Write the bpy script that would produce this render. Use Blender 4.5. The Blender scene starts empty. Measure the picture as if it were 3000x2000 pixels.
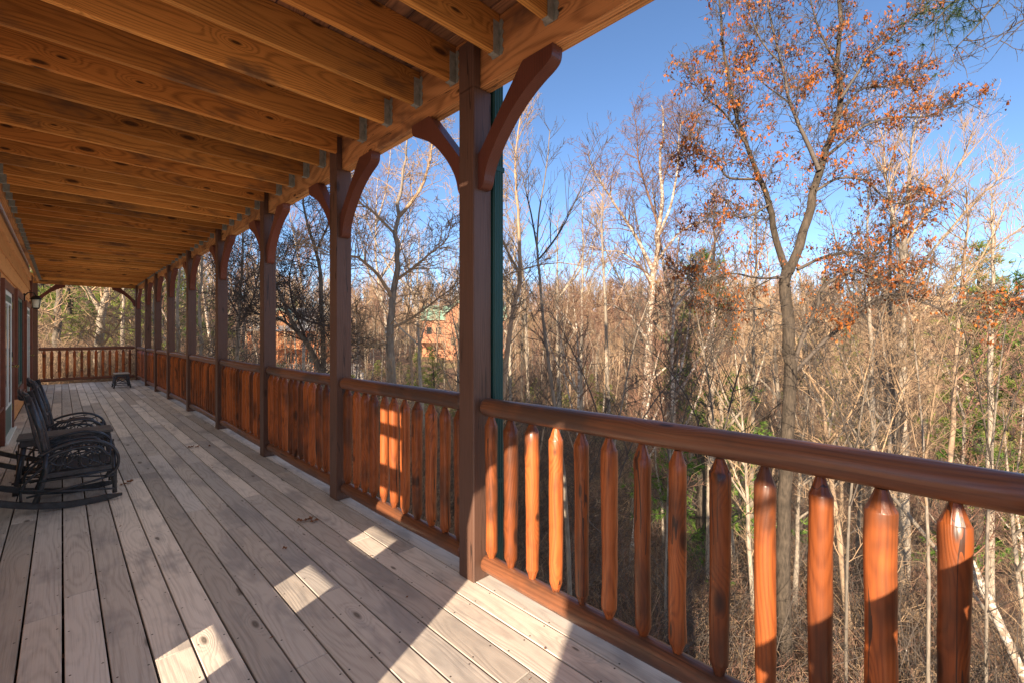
import bpy, bmesh, math, random
import numpy as np
from mathutils import Vector, Matrix, noise as mnoise

random.seed(7); NR = np.random.RandomState(7)
R = math.radians
SC = bpy.context.scene
COL = SC.collection

# ------------------------------------------------------------------ camera, sky, sun, exposure
YAW = R(44.95)
cam = bpy.data.cameras.new('camera'); cam_o = bpy.data.objects.new('camera', cam); COL.objects.link(cam_o)
cam.sensor_width = 36.0; cam.sensor_fit = 'HORIZONTAL'
cam.lens = 36.0*1322/3000; cam.shift_y = -18/3000
cam.clip_start = 0.02; cam.clip_end = 3000
cam_o.location = (0, 0, 1.45); cam_o.rotation_euler = (R(90), 0, -YAW)
SC.camera = cam_o

SUN_DIR = Vector((0.91, 0.414, -0.385)).normalized()      # the way the light travels
w = bpy.data.worlds.new('World'); SC.world = w; w.use_nodes = True
nt = w.node_tree; nt.nodes.clear()
sky = nt.nodes.new('ShaderNodeTexSky'); sky.sky_type = 'NISHITA'; sky.sun_disc = False
sky.sun_elevation = math.asin(-SUN_DIR.z); sky.sun_rotation = math.atan2(-SUN_DIR.x, -SUN_DIR.y) % (2*math.pi)
sky.air_density = 0.85; sky.dust_density = 0.0; sky.ozone_density = 3.6; sky.altitude = 900
bg = nt.nodes.new('ShaderNodeBackground'); bg.inputs['Strength'].default_value = 0.052
wo = nt.nodes.new('ShaderNodeOutputWorld')
nt.links.new(sky.outputs[0], bg.inputs['Color']); nt.links.new(bg.outputs[0], wo.inputs['Surface'])
sun = bpy.data.lights.new('sun', 'SUN'); sun.energy = 3.7; sun.angle = R(0.5); sun.color = (1.0, 0.82, 0.60)
sun_o = bpy.data.objects.new('sun', sun); COL.objects.link(sun_o)
sun_o.rotation_euler = SUN_DIR.to_track_quat('-Z', 'Y').to_euler(); sun_o.location = (-30, -15, 20)
vs = SC.view_settings; vs.view_transform = 'Standard'; vs.look = 'None'; vs.gamma = 1.0; vs.exposure = 2.15
try: vs.use_curve_mapping = False
except Exception: pass
SC.render.engine = 'CYCLES'
SC.cycles.use_denoising = True
SC.cycles.max_bounces = 8; SC.cycles.diffuse_bounces = 5; SC.cycles.transparent_max_bounces = 12
SC.cycles.sample_clamp_indirect = 6.0
# the renderer's own ambient term stands in for the lifted shadows of the HDR photograph
SC.cycles.use_fast_gi = True; SC.cycles.fast_gi_method = 'ADD'
w.light_settings.ao_factor = 0.085; w.light_settings.distance = 1.3

# ------------------------------------------------------------------ helpers
SS, CC = math.sin(YAW), math.cos(YAW)
def at(px, py, d):
    """a point of the place seen at pixel (px, py) of the 3000 px wide photograph at depth d metres"""
    u = (px-1500)/1322
    return Vector((d*(SS+u*CC), d*(CC-u*SS), 1.45-(py-982)*d/1322))

def tag(o, label=None, cat=None, group=None, kind=None):
    if label: o['label'] = label
    if cat: o['category'] = cat
    if group: o['group'] = group
    if kind: o['kind'] = kind
    return o
def empty(name, loc=(0, 0, 0), rz=0.0):
    o = bpy.data.objects.new(name, None); COL.objects.link(o); o.location = loc; o.rotation_euler = (0, 0, rz)
    o.empty_display_size = 0.2
    return o
def link(name, me, parent=None, loc=None, rot=None, mat=None):
    o = bpy.data.objects.new(name, me); COL.objects.link(o)
    if parent is not None: o.parent = parent
    if loc is not None: o.location = loc
    if rot is not None: o.rotation_euler = rot
    if mat is not None and not me.materials: me.materials.append(mat)
    return o
def copy_tree(o, parent=None):
    c = o.copy(); COL.objects.link(c)
    if parent is not None: c.parent = parent
    for ch in list(o.children): copy_tree(ch, c)
    return c

class MB:
    """collects shapes, builds ONE mesh"""
    def __init__(s): s.v = []; s.f = []; s.sm = []
    def add(s, vs_, fs, smooth=False):
        n = len(s.v); s.v += [tuple(v) for v in vs_]
        s.f += [tuple(i+n for i in f) for f in fs]; s.sm += [smooth]*len(fs)
    def box(s, x0, x1, y0, y1, z0, z1, b=0.0, M=None):
        if b <= 0:
            vs_ = [(x, y, z) for z in (z0, z1) for y in (y0, y1) for x in (x0, x1)]
            fs = [(0, 2, 3, 1), (4, 5, 7, 6), (0, 1, 5, 4), (1, 3, 7, 5), (3, 2, 6, 7), (2, 0, 4, 6)]
        else:
            bm = bmesh.new(); bmesh.ops.create_cube(bm, size=1)
            for v in bm.verts:
                v.co = ((x0+x1)/2+v.co.x*(x1-x0), (y0+y1)/2+v.co.y*(y1-y0), (z0+z1)/2+v.co.z*(z1-z0))
            bmesh.ops.bevel(bm, geom=list(bm.edges), offset=b, segments=1, affect='EDGES')
            bm.verts.index_update()
            vs_ = [v.co.copy() for v in bm.verts]; fs = [tuple(v.index for v in f.verts) for f in bm.faces]; bm.free()
        if M is not None: vs_ = [M @ Vector(v) for v in vs_]
        s.add(vs_, fs)
    def tube(s, pts, rad, n=8, caps=True, flat=1.0):
        pts = [Vector(p) for p in pts]
        if not hasattr(rad, '__len__'): rad = [rad]*len(pts)
        vs_ = []; fs = []; ref = None
        for i, p in enumerate(pts):
            t = (pts[min(i+1, len(pts)-1)]-pts[max(i-1, 0)]).normalized()
            if ref is None:
                ref = t.cross(Vector((0, 0, 1)))
                if ref.length < .2: ref = t.cross(Vector((0, 1, 0)))
                ref.normalize()
            a = (ref-t*ref.dot(t)).normalized(); b = t.cross(a); ref = a
            for k in range(n):
                an = 2*math.pi*k/n
                vs_.append(p+(a*math.cos(an)+b*math.sin(an)*flat)*rad[i])
        for i in range(len(pts)-1):
            for k in range(n):
                k2 = (k+1) % n
                fs.append((i*n+k, i*n+k2, (i+1)*n+k2, (i+1)*n+k))
        s.add(vs_, fs, True)
        if caps:
            m = len(s.v)-len(vs_)
            s.f.append(tuple(m+k for k in range(n-1, -1, -1))); s.sm.append(False)
            s.f.append(tuple(m+(len(pts)-1)*n+k for k in range(n))); s.sm.append(False)
    def prism(s, poly, x0, x1, axis='x'):
        """poly of (a, b) swept from x0 to x1; axis x: (a, b) = (y, z); axis y: (x, z); axis z: (x, y)"""
        n = len(poly)
        def P(a, b, t): return {'x': (t, a, b), 'y': (a, t, b), 'z': (a, b, t)}[axis]
        vs_ = [P(a, b, x0) for a, b in poly]+[P(a, b, x1) for a, b in poly]
        fs = [tuple(range(n-1, -1, -1)), tuple(range(n, 2*n))]+[(i, (i+1) % n, n+(i+1) % n, n+i) for i in range(n)]
        s.add(vs_, fs)
    def mesh(s, name):
        me = bpy.data.meshes.new(name); me.from_pydata(s.v, [], s.f)
        me.polygons.foreach_set('use_smooth', s.sm); me.update()
        bm = bmesh.new(); bm.from_mesh(me); bmesh.ops.recalc_face_normals(bm, faces=list(bm.faces)); bm.to_mesh(me); bm.free()
        return me
    def build(s, name, mat, parent=None, loc=None, rot=None):
        me = s.mesh(name); me.materials.append(mat)
        return link(name, me, parent, loc, rot)

def np_mesh(name, V, F, mat, smooth=False, mats=None, mi=None):
    """V (n,3), F (m,k) with one k"""
    me = bpy.data.meshes.new(name); k = F.shape[1]
    me.vertices.add(len(V)); me.vertices.foreach_set('co', V.astype(np.float32).ravel())
    me.loops.add(F.size); me.loops.foreach_set('vertex_index', F.astype(np.int32).ravel())
    me.polygons.add(len(F)); me.polygons.foreach_set('loop_start', np.arange(0, F.size, k, dtype=np.int32))
    me.polygons.foreach_set('loop_total', np.full(len(F), k, dtype=np.int32))
    if smooth: me.polygons.foreach_set('use_smooth', np.ones(len(F), dtype=bool))
    for m in (mats or [mat]): me.materials.append(m)
    if mi is not None: me.polygons.foreach_set('material_index', mi.astype(np.int32))
    me.update(calc_edges=True); me.validate()
    return me

def tubes_np(polys, sides):
    """polys: list of (pts (n,3), rad (n)) -> V, quads"""
    groups = {}
    for p, r in polys: groups.setdefault(len(p), []).append((p, r))
    Vs = []; Fs = []; off = 0
    ang = np.arange(sides)*2*math.pi/sides
    for n, L in groups.items():
        P = np.array([l[0] for l in L], dtype=float); Rr = np.array([l[1] for l in L], dtype=float); m = len(L)
        T = np.empty_like(P); T[:, 1:-1] = P[:, 2:]-P[:, :-2]; T[:, 0] = P[:, 1]-P[:, 0]; T[:, -1] = P[:, -1]-P[:, -2]
        T /= np.linalg.norm(T, axis=2, keepdims=True)+1e-9
        D = P[:, -1]-P[:, 0]; D /= np.linalg.norm(D, axis=1, keepdims=True)+1e-9
        ref = np.where(np.abs(D[:, 2:3]) < .8, np.array([[0, 0, 1.]]), np.array([[1., 0, 0]]))
        A = np.cross(T, ref[:, None, :]); A /= np.linalg.norm(A, axis=2, keepdims=True)+1e-9
        B = np.cross(T, A)
        ring = P[:, :, None, :]+(A[:, :, None, :]*np.cos(ang)[None, None, :, None]+B[:, :, None, :]*np.sin(ang)[None, None, :, None])*Rr[:, :, None, None]
        Vs.append(ring.reshape(-1, 3))
        i = np.arange(n-1)[:, None]; k = np.arange(sides)[None, :]; k2 = (k+1) % sides
        q = np.stack([i*sides+k, i*sides+k2, (i+1)*sides+k2, (i+1)*sides+k], axis=-1).reshape(-1, 4)
        Fs.append((q[None]+(np.arange(m)*n*sides)[:, None, None]).reshape(-1, 4)+off); off += m*n*sides
    return np.concatenate(Vs), np.concatenate(Fs)

# ------------------------------------------------------------------ materials
def newmat(name):
    m = bpy.data.materials.new(name); m.use_nodes = True; nt = m.node_tree; nt.nodes.clear()
    o = nt.nodes.new('ShaderNodeOutputMaterial'); b = nt.nodes.new('ShaderNodeBsdfPrincipled')
    nt.links.new(b.outputs[0], o.inputs[0])
    return m, nt, b
class N:
    def __init__(s, nt): s.nt = nt
    def node(s, t, **k):
        n = s.nt.nodes.new(t)
        for a, v in k.items(): setattr(n, a, v)
        return n
    def set(s, inp, v):
        if isinstance(v, bpy.types.NodeSocket): s.nt.links.new(v, inp)
        elif v is not None: inp.default_value = v
    def m(s, op, a, b=None, c=None):
        n = s.node('ShaderNodeMath', operation=op); s.set(n.inputs[0], a)
        if b is not None: s.set(n.inputs[1], b)
        if c is not None: s.set(n.inputs[2], c)
        return n.outputs[0]
    def vm(s, op, a, b=None):
        n = s.node('ShaderNodeVectorMath', operation=op); s.set(n.inputs[0], a)
        if b is not None: s.set(n.inputs[1], b)
        return n.outputs[0]
    def xyz(s, x=0., y=0., z=0.):
        n = s.node('ShaderNodeCombineXYZ'); s.set(n.inputs[0], x); s.set(n.inputs[1], y); s.set(n.inputs[2], z); return n.outputs[0]
    def noise(s, vec, scale=5., detail=3., rough=.55, out=0):
        n = s.node('ShaderNodeTexNoise'); s.set(n.inputs['Vector'], vec); n.inputs['Scale'].default_value = scale
        n.inputs['Detail'].default_value = detail; n.inputs['Roughness'].default_value = rough; return n.outputs[out]
    def ramp(s, fac, stops, interp='LINEAR'):
        n = s.node('ShaderNodeValToRGB'); n.color_ramp.interpolation = interp; e = n.color_ramp.elements
        while len(e) < len(stops): e.new(.5)
        for i, (p, c) in enumerate(stops):
            e[i].position = p; e[i].color = (c, c, c, 1) if not hasattr(c, '__len__') else (*c, 1)
        s.set(n.inputs[0], fac); return n.outputs[0]
    def mix(s, fac, a, b, mode='MIX'):
        n = s.node('ShaderNodeMix', data_type='RGBA', blend_type=mode); s.set(n.inputs[0], fac)
        s.set(n.inputs[6], a if isinstance(a, bpy.types.NodeSocket) else (*a, 1)); s.set(n.inputs[7], b if isinstance(b, bpy.types.NodeSocket) else (*b, 1))
        return n.outputs[2]
    def bump(s, h, strength=.3, dist=.002):
        n = s.node('ShaderNodeBump'); n.inputs['Strength'].default_value = strength; n.inputs['Distance'].default_value = dist
        s.set(n.inputs['Height'], h); return n.outputs[0]

def wood(name, axis, light, dark, tint=None, ring=150., rough=.7, knots=.5, knotcol=(.03, .015, .008), vary=.35, contrast=.8,
         bump=.4, coat=0.0, stains=None, warp=1.0, spec=.35, fine=.35, screws=False, swap=False, centre=0.0, cracks=0.):
    """plain-sawn wood: growth rings cut by the board, knots that bend them, fibre streaks; grain runs along local axis"""
    m, nt, b = newmat(name); n = N(nt)
    tc = n.node('ShaderNodeTexCoord').outputs['Object']; sp = n.node('ShaderNodeSeparateXYZ'); nt.links.new(tc, sp.inputs[0])
    rnd = n.node('ShaderNodeObjectInfo').outputs['Random']; r2 = n.m('FRACT', n.m('MULTIPLY', rnd, 57.31)); r3 = n.m('FRACT', n.m('MULTIPLY', rnd, 913.7))
    ax = 'XYZ'.index(axis); o1, o2 = [(1, 2), (0, 2), (0, 1)][ax]
    L = n.m('ADD', sp.outputs[ax], n.m('MULTIPLY', rnd, 83.)); A = sp.outputs[o2 if swap else o1]; B = sp.outputs[o1 if swap else o2]
    if centre: A = n.m('SUBTRACT', A, centre)
    A = n.m('ADD', A, n.m('MULTIPLY_ADD', r2, .1, -.05))
    wob = n.noise(n.xyz(n.m('MULTIPLY', L, .9), n.m('MULTIPLY', A, 3.), r3), 1.0, 2., .5)
    wob2 = n.noise(n.xyz(n.m('MULTIPLY', L, .55), r2, n.m('MULTIPLY', A, 1.5)), 1.3, 2., .5)
    # knots
    kv = n.xyz(n.m('MULTIPLY', L, 2.6), n.m('MULTIPLY_ADD', n.m('ADD', A, B), 8., n.m('MULTIPLY', rnd, 31.)), 0.)
    vo = n.node('ShaderNodeTexVoronoi', voronoi_dimensions='2D', feature='F1'); nt.links.new(kv, vo.inputs['Vector']); vo.inputs['Scale'].default_value = 1.0
    kd = vo.outputs['Distance']; kc = n.node('ShaderNodeSeparateColor'); nt.links.new(vo.outputs['Color'], kc.inputs[0])
    on = n.m('GREATER_THAN', knots, kc.outputs[0])
    size = n.m('MULTIPLY_ADD', kc.outputs[1], .13, .07)
    kn = n.m('MULTIPLY', on, n.ramp(n.m('DIVIDE', kd, size), [(0., .85), (.35, 1.), (.6, .75), (.8, .35), (1., 0.)]))
    halo = n.m('MULTIPLY', on, n.m('POWER', 2.718, n.m('MULTIPLY', n.m('MULTIPLY', kd, kd), -14.)))
    ra = n.m('ADD', A, n.m('MULTIPLY_ADD', wob, .10*warp, -.05*warp))
    rb = n.m('ADD', n.m('MULTIPLY_ADD', wob2, .22*warp, .02), B)
    rr = n.m('SQRT', n.m('ADD', n.m('MULTIPLY', ra, ra), n.m('MULTIPLY', rb, rb)))
    rr = n.m('ADD', rr, n.m('MULTIPLY', halo, .055))
    rings = n.m('SINE', n.m('MULTIPLY', rr, ring*2*math.pi/6.28))
    rings = n.m('POWER', n.m('MULTIPLY_ADD', rings, .5, .5), 1.8)
    fib = n.noise(n.xyz(n.m('MULTIPLY', L, 3.), n.m('MULTIPLY', A, 160.), n.m('MULTIPLY', B, 160.)), 1.0, 3., .65)
    blot = n.noise(n.xyz(n.m('MULTIPLY', L, 1.2), n.m('MULTIPLY', A, 5.), n.m('MULTIPLY_ADD', B, 5., r3)), 1.6, 3., .6)
    g = n.m('ADD', n.m('MULTIPLY', rings, contrast*.55), n.m('MULTIPLY', n.m('SUBTRACT', fib, .5), fine*2))
    g = n.m('ADD', g, n.m('MULTIPLY', n.m('SUBTRACT', blot, .5), .6)); 
    cr = n.ramp(g, [(0.0, light), (0.85, dark)])
    if tint:
        cr = n.mix(n.ramp(r2, [(0.25, 0.), (0.95, .85)]), cr, n.mix(1.0, cr, tint, 'MULTIPLY'))
    cr = n.mix(1.0, cr, n.ramp(r3, [(0., tuple([1-vary*.9]*3)), (1., tuple([1+vary*.35]*3))]), 'MULTIPLY')
    if stains:
        st = n.noise(n.xyz(n.m('MULTIPLY', L, .9), n.m('MULTIPLY', A, 2.2), n.m('MULTIPLY_ADD', B, 1.2, rnd)), 1.7, 4., .65)
        cr = n.mix(n.ramp(st, [(stains[1], 0.), (stains[1]+.14, stains[2])]), cr, stains[0])
    if cracks:
        ck = n.noise(n.xyz(n.m('MULTIPLY', L, .55), n.m('MULTIPLY', A, 16.), n.m('MULTIPLY', B, 16.)), 1.0, 2., .5)
        cm = n.noise(n.xyz(n.m('MULTIPLY', L, 1.4), n.m('MULTIPLY', A, 9.), rnd), 1.0, 1., .5)
        line = n.m('MULTIPLY', n.m('LESS_THAN', n.m('ABSOLUTE', n.m('SUBTRACT', ck, .5)), cracks), n.m('GREATER_THAN', cm, .52))
        cr = n.mix(n.m('MULTIPLY', line, .85), cr, (.02, .012, .01))
    cr = n.mix(n.m('MULTIPLY', kn, .92), cr, knotcol)
    if screws:
        dl = n.m('MULTIPLY', n.m('SUBTRACT', n.m('FRACT', n.m('DIVIDE', n.m('ADD', sp.outputs[ax], .37), .406)), .5), .406)
        da = n.m('SUBTRACT', n.m('ABSOLUTE', sp.outputs[o1]), .052)
        ds = n.m('SQRT', n.m('ADD', n.m('MULTIPLY', dl, dl), n.m('MULTIPLY', da, da)))
        cr = n.mix(n.m('LESS_THAN', ds, .0045), cr, (.05, .04, .035))
    nt.links.new(cr, b.inputs['Base Color'])
    h = n.m('ADD', n.m('MULTIPLY', rings, -.5), n.m('MULTIPLY', fib, .9))
    nt.links.new(n.bump(h, bump, .0016), b.inputs['Normal'])
    nt.links.new(n.m('MULTIPLY_ADD', fib, .22, rough-.11), b.inputs['Roughness'])
    b.inputs['Specular IOR Level'].default_value = spec
    b.inputs['Coat Weight'].default_value = coat; b.inputs['Coat Roughness'].default_value = .22
    return m

def plain(name, col, rough=.6, metal=0., nscale=8., amt=.25, bump=0., bscale=40., spec=.5, coat=0., randv=0.):
    m, nt, b = newmat(name); n = N(nt)
    tc = n.node('ShaderNodeTexCoord').outputs['Object']
    f = n.noise(tc, nscale, 4., .6)
    c = n.mix(1.0, col, n.ramp(f, [(0.25, 1-amt), (0.75, 1+amt)]), 'MULTIPLY')
    if randv:
        rnd = n.node('ShaderNodeObjectInfo').outputs['Random']
        c = n.mix(1.0, c, n.ramp(rnd, [(0., 1-randv), (1., 1+randv)]), 'MULTIPLY')
    nt.links.new(c, b.inputs['Base Color']); b.inputs['Roughness'].default_value = rough; b.inputs['Metallic'].default_value = metal
    b.inputs['Specular IOR Level'].default_value = spec; b.inputs['Coat Weight'].default_value = coat
    if bump: nt.links.new(n.bump(n.noise(tc, bscale, 4., .6), bump, .004), b.inputs['Normal'])
    return m

def bark(name, a, b_, scale=6., patches=None, vary=.25):
    m, nt, b = newmat(name); n = N(nt)
    tc = n.node('ShaderNodeTexCoord').outputs['Object']
    v = n.vm('MULTIPLY', tc, (1., 1., .22)); f = n.noise(v, scale*4, 4., .65); g = n.noise(tc, scale*.5, 3., .6)
    c = n.mix(n.ramp(f, [(.35, 0.), (.65, 1.)]), a, b_)
    c = n.mix(n.ramp(g, [(.35, 0.), (.7, .6)]), c, tuple(x*.6 for x in a))
    if patches:
        p = n.noise(n.vm('MULTIPLY', tc, (1., 1., 2.2)), 5., 4., .7)
        c = n.mix(n.ramp(p, [(.50, 0.), (.58, 1.)]), c, patches)
    rnd = n.node('ShaderNodeObjectInfo').outputs['Random']
    c = n.mix(1.0, c, n.ramp(rnd, [(0., 1-vary), (1., 1+vary)]), 'MULTIPLY')
    nt.links.new(c, b.inputs['Base Color']); b.inputs['Roughness'].default_value = .85; b.inputs['Specular IOR Level'].default_value = .2
    nt.links.new(n.bump(f, .8, .02), b.inputs['Normal'])
    return m

def leafmat(name, cols, trans=.35, rough=.6):
    """each leaf its own shade, light passing through"""
    m, nt, b = newmat(name); n = N(nt)
    geo = n.node('ShaderNodeNewGeometry').outputs['Random Per Island']
    c = n.ramp(geo, [(i/(max(1, len(cols)-1)), q) for i, q in enumerate(cols)])
    nt.links.new(c, b.inputs['Base Color']); b.inputs['Roughness'].default_value = rough; b.inputs['Specular IOR Level'].default_value = .25
    tr = n.node('ShaderNodeBsdfTranslucent'); nt.links.new(c, tr.inputs[0]); mx = n.node('ShaderNodeMixShader'); mx.inputs[0].default_value = trans
    out = [x for x in nt.nodes if x.type == 'OUTPUT_MATERIAL'][0]
    nt.links.new(b.outputs[0], mx.inputs[1]); nt.links.new(tr.outputs[0], mx.inputs[2]); nt.links.new(mx.outputs[0], out.inputs[0])
    return m

M = {}
M['deck'] = wood('deck_wood', 'Y', (.54, .465, .40), (.235, .193, .165), tint=(.76, .80, .86), ring=560., rough=.74, knots=.10, knotcol=(.10, .08, .065),
                 vary=.42, contrast=.42, bump=.5, stains=((.20, .185, .18), .50, .6), warp=.8, fine=.50, screws=True)
M['joist'] = wood('joist_wood', 'X', (.70, .285, .065), (.20, .068, .016), tint=(.70, .60, .56), ring=540., rough=.64, knots=.32, knotcol=(.03, .012, .007),
                  vary=.50, contrast=.78, bump=.3, stains=((.09, .05, .03), .54, .8), warp=.9, fine=.7, swap=True, centre=3.15)
M['upper'] = wood('upper_deck_wood', 'Y', (.36, .16, .075), (.12, .05, .025), tint=(.7, .62, .6), ring=420., rough=.75, knots=.2, vary=.6, bump=.3, stains=((.06, .035, .025), .5, .8))
M['beam'] = wood('beam_wood', 'Y', (.56, .245, .085), (.18, .068, .024), tint=(.9, .8, .8), ring=360., rough=.65, knots=.15, vary=.25, bump=.25, stains=((.09, .045, .03), .52, .75), warp=1.2, fine=.42, swap=True, centre=3.08, cracks=0.004)
M['post'] = wood('post_wood', 'Z', (.10, .050, .034), (.042, .022, .016), ring=700., rough=.48, knots=.10, vary=.25, contrast=.6, bump=.5, coat=.15, spec=.5, warp=.6, fine=.55, cracks=0.008)
M['bracket'] = wood('bracket_wood', 'Z', (.135, .042, .028), (.07, .022, .016), ring=500., rough=.42, knots=.0, vary=.3, contrast=.5, bump=.2, coat=.25, spec=.5, warp=.6, fine=.4)
M['baluster'] = wood('baluster_wood', 'Z', (.33, .085, .020), (.10, .021, .007), ring=420., rough=.46, knots=.40, knotcol=(.025, .010, .006), vary=.55, contrast=.6, bump=.45,
                     coat=.28, stains=((.06, .022, .011), .47, .8), warp=1.3, spec=.45, fine=.55, cracks=0.009)
M['rail'] = wood('rail_wood', 'Y', (.17, .062, .028), (.055, .022, .013), ring=420., rough=.42, knots=.25, vary=.2, contrast=.6, bump=.6, coat=.35, stains=((.05, .03, .022), .46, .8), spec=.5, fine=.55, cracks=0.008)
M['railx'] = wood('rail_wood_across', 'X', (.14, .052, .026), (.06, .024, .014), ring=420., rough=.42, knots=.2, vary=.2, contrast=.6, bump=.4, coat=.3, spec=.5, fine=.4)
M['siding'] = wood('siding_wood', 'Y', (.62, .29, .11), (.36, .15, .05), ring=260., rough=.6, knots=.2, vary=.25, contrast=.5, bump=.3, stains=((.25, .13, .08), .6, .5), fine=.35, swap=True)
M['trim'] = plain('brown_trim', (.13, .05, .035), .5, amt=.3)
M['farlog'] = plain('far_log_wall', (.52, .19, .07), .7, amt=.25, nscale=2.)
M['fartan'] = plain('far_tan_wall', (.34, .135, .065), .7, amt=.25, nscale=2.)
M['green_paint'] = plain('green_paint', (.055, .11, .095), .4, amt=.12)
M['green_metal'] = plain('green_gutter_metal', (.013, .052, .047), .45, amt=.12, nscale=3.)
M['green_roof'] = plain('green_metal_roof', (.16, .27, .20), .5, amt=.15)
M['grey_roof'] = plain('grey_shingle_roof', (.22, .22, .22), .8, amt=.3, nscale=4.)
M['galv'] = plain('galvanised_steel', (.27, .26, .21), .6, metal=.15, amt=.35, nscale=30.)
M['brass'] = plain('brass', (.55, .40, .16), .25, metal=1., amt=.1)
M['black_iron'] = plain('black_iron', (.012, .012, .012), .4, amt=.2)
M['cream'] = plain('cream_glass', (.72, .66, .50), .3, amt=.1)
M['whitish'] = plain('pale_paint', (.62, .63, .60), .5, amt=.08)
M['black_wood'] = plain('black_painted_wood', (.030, .034, .040), .28, amt=.6, nscale=25., bump=.5, bscale=60., coat=.6)
M['table_top'] = wood('table_top_wood', 'X', (.11, .10, .095), (.035, .032, .034), ring=700., rough=.6, knots=.0, vary=.1)
M['stool_top'] = wood('stool_top_wood', 'X', (.30, .26, .22), (.15, .12, .10), ring=700., rough=.6, knots=.0, vary=.1)
M['fence'] = plain('pale_weathered_fence', (.60, .50, .40), .8, amt=.2)
def glass():
    m, nt, b = newmat('window_glass'); b.inputs['Base Color'].default_value = (.012, .02, .022, 1); b.inputs['Roughness'].default_value = .06
    b.inputs['Specular IOR Level'].default_value = .8; return m
M['glass'] = glass()
M['bark_oak'] = bark('bark_oak', (.045, .036, .028), (.105, .08, .06), 7.)
M['bark_grey'] = bark('bark_grey', (.12, .10, .082), (.25, .205, .16), 6.)
M['bark_pale'] = bark('bark_pale', (.19, .155, .12), (.38, .315, .245), 5.)
M['bark_birch'] = bark('bark_birch', (.20, .14, .10), (.36, .28, .21), 5., patches=(.46, .41, .35))
M['bark_tan'] = bark('bark_tan', (.22, .15, .10), (.36, .26, .175), 5.)
M['twig_red'] = plain('twig_red', (.17, .09, .06), .8, amt=.35, nscale=2., randv=.25)
M['twig_tan'] = plain('twig_tan', (.27, .18, .108), .8, amt=.4, nscale=1.2, randv=.3)
M['twig_dark'] = plain('twig_dark', (.065, .050, .04), .8, amt=.35, nscale=2., randv=.2)
M['oak_leaf'] = leafmat('oak_leaf', [(.13, .042, .016), (.36, .105, .022), (.22, .065, .02), (.46, .165, .035), (.09, .035, .018)], .35)
M['needle'] = leafmat('pine_needle', [(.05, .10, .02), (.12, .20, .03), (.07, .14, .03), (.20, .27, .05)], .3)
M['needle_lit'] = leafmat('pine_needle_yellow', [(.12, .17, .03), (.22, .28, .05), (.09, .14, .03), (.28, .30, .07), (.30, .21, .09)], .35)
M['needle_dark'] = leafmat('pine_needle_dark', [(.015, .03, .012), (.03, .05, .015), (.02, .04, .012)], .1)
M['dead_leaf'] = leafmat('dead_leaf', [(.10, .04, .02), (.20, .09, .045), (.14, .06, .03)], .15)

def ground_mat():
    m, nt, b = newmat('leaf_litter_ground'); n = N(nt)
    tc = n.node('ShaderNodeTexCoord').outputs['Object']
    f = n.noise(tc, 9., 6., .75); g = n.noise(tc, .12, 4., .6); h = n.noise(tc, 1.3, 5., .7); k = n.noise(tc, 45., 4., .8)
    c = n.ramp(f, [(.28, (.06, .035, .025)), (.45, (.15, .085, .055)), (.6, (.25, .155, .095)), (.78, (.38, .26, .165))])
    c = n.mix(n.ramp(h, [(.45, 0.), (.65, .55)]), c, (.20, .115, .08))
    c = n.mix(n.ramp(g, [(.5, 0.), (.62, .5)]), c, (.20, .20, .08))
    c = n.mix(1.0, c, n.ramp(k, [(.3, .6), (.7, 1.3)]), 'MULTIPLY')
    nt.links.new(c, b.inputs['Base Color']); b.inputs['Roughness'].default_value = .95; b.inputs['Specular IOR Level'].default_value = .1
    nt.links.new(n.bump(n.m('ADD', f, n.m('MULTIPLY', k, .4)), 1.0, .08), b.inputs['Normal'])
    return m
M['ground'] = ground_mat()

# ------------------------------------------------------------------ terrain
def sst(a, b, x):
    t = min(1., max(0., (x-a)/(b-a))); return t*t*(3-2*t)
def terrain(x, y):
    r = math.hypot(x, y)
    az = math.degrees(math.atan2(x, y))                           # 0 = down the porch, 90 = straight out
    near = -5.2+4.7*sst(6, 23, y)*(1-.35*sst(2, 12, x))
    out = -.16*max(0., min(x-3, 22))*(1-.6*sst(10, 30, y))
    z = near+out
    far_hill = sst(60, 230, r)*(15.5 if az < 100 else 12)-(1.5*sst(20, 40, r))
    z += far_hill+sst(230, 600, r)*18
    z += sst(24, 52, y)*6.5*(1-sst(2, 20, x))                      # the bank beyond the far end
    z += (sst(-2, -10, x))*3.5*(1-sst(40, 80, r))                  # behind the house
    z += .9*mnoise.noise(Vector((x*.05, y*.05, 3.1)))*min(1, r/15)+.25*mnoise.noise(Vector((x*.22, y*.22, 9.)))
    z += 8.*sst(80, 200, r)*mnoise.noise(Vector((x*.012, y*.012, 5.)))
    return z
def grid_axis():
    a = [0.]; st = .8
    while a[-1] < 1400: a.append(a[-1]+st); st *= (1.0 if a[-1] < 35 else 1.07)
    return a
ga = grid_axis(); axis_ = sorted(set([-v for v in ga]+ga)); nA = len(axis_)
TV = np.array([(x, y, terrain(x, y)) for y in axis_ for x in axis_])
ii, jj = np.meshgrid(np.arange(nA-1), np.arange(nA-1), indexing='ij'); b0 = (ii*nA+jj).ravel()
TF = np.stack([b0, b0+1, b0+nA+1, b0+nA], axis=1)
tag(link('ground', np_mesh('ground', TV, TF, M['ground'], smooth=True)), kind='structure')

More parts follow.
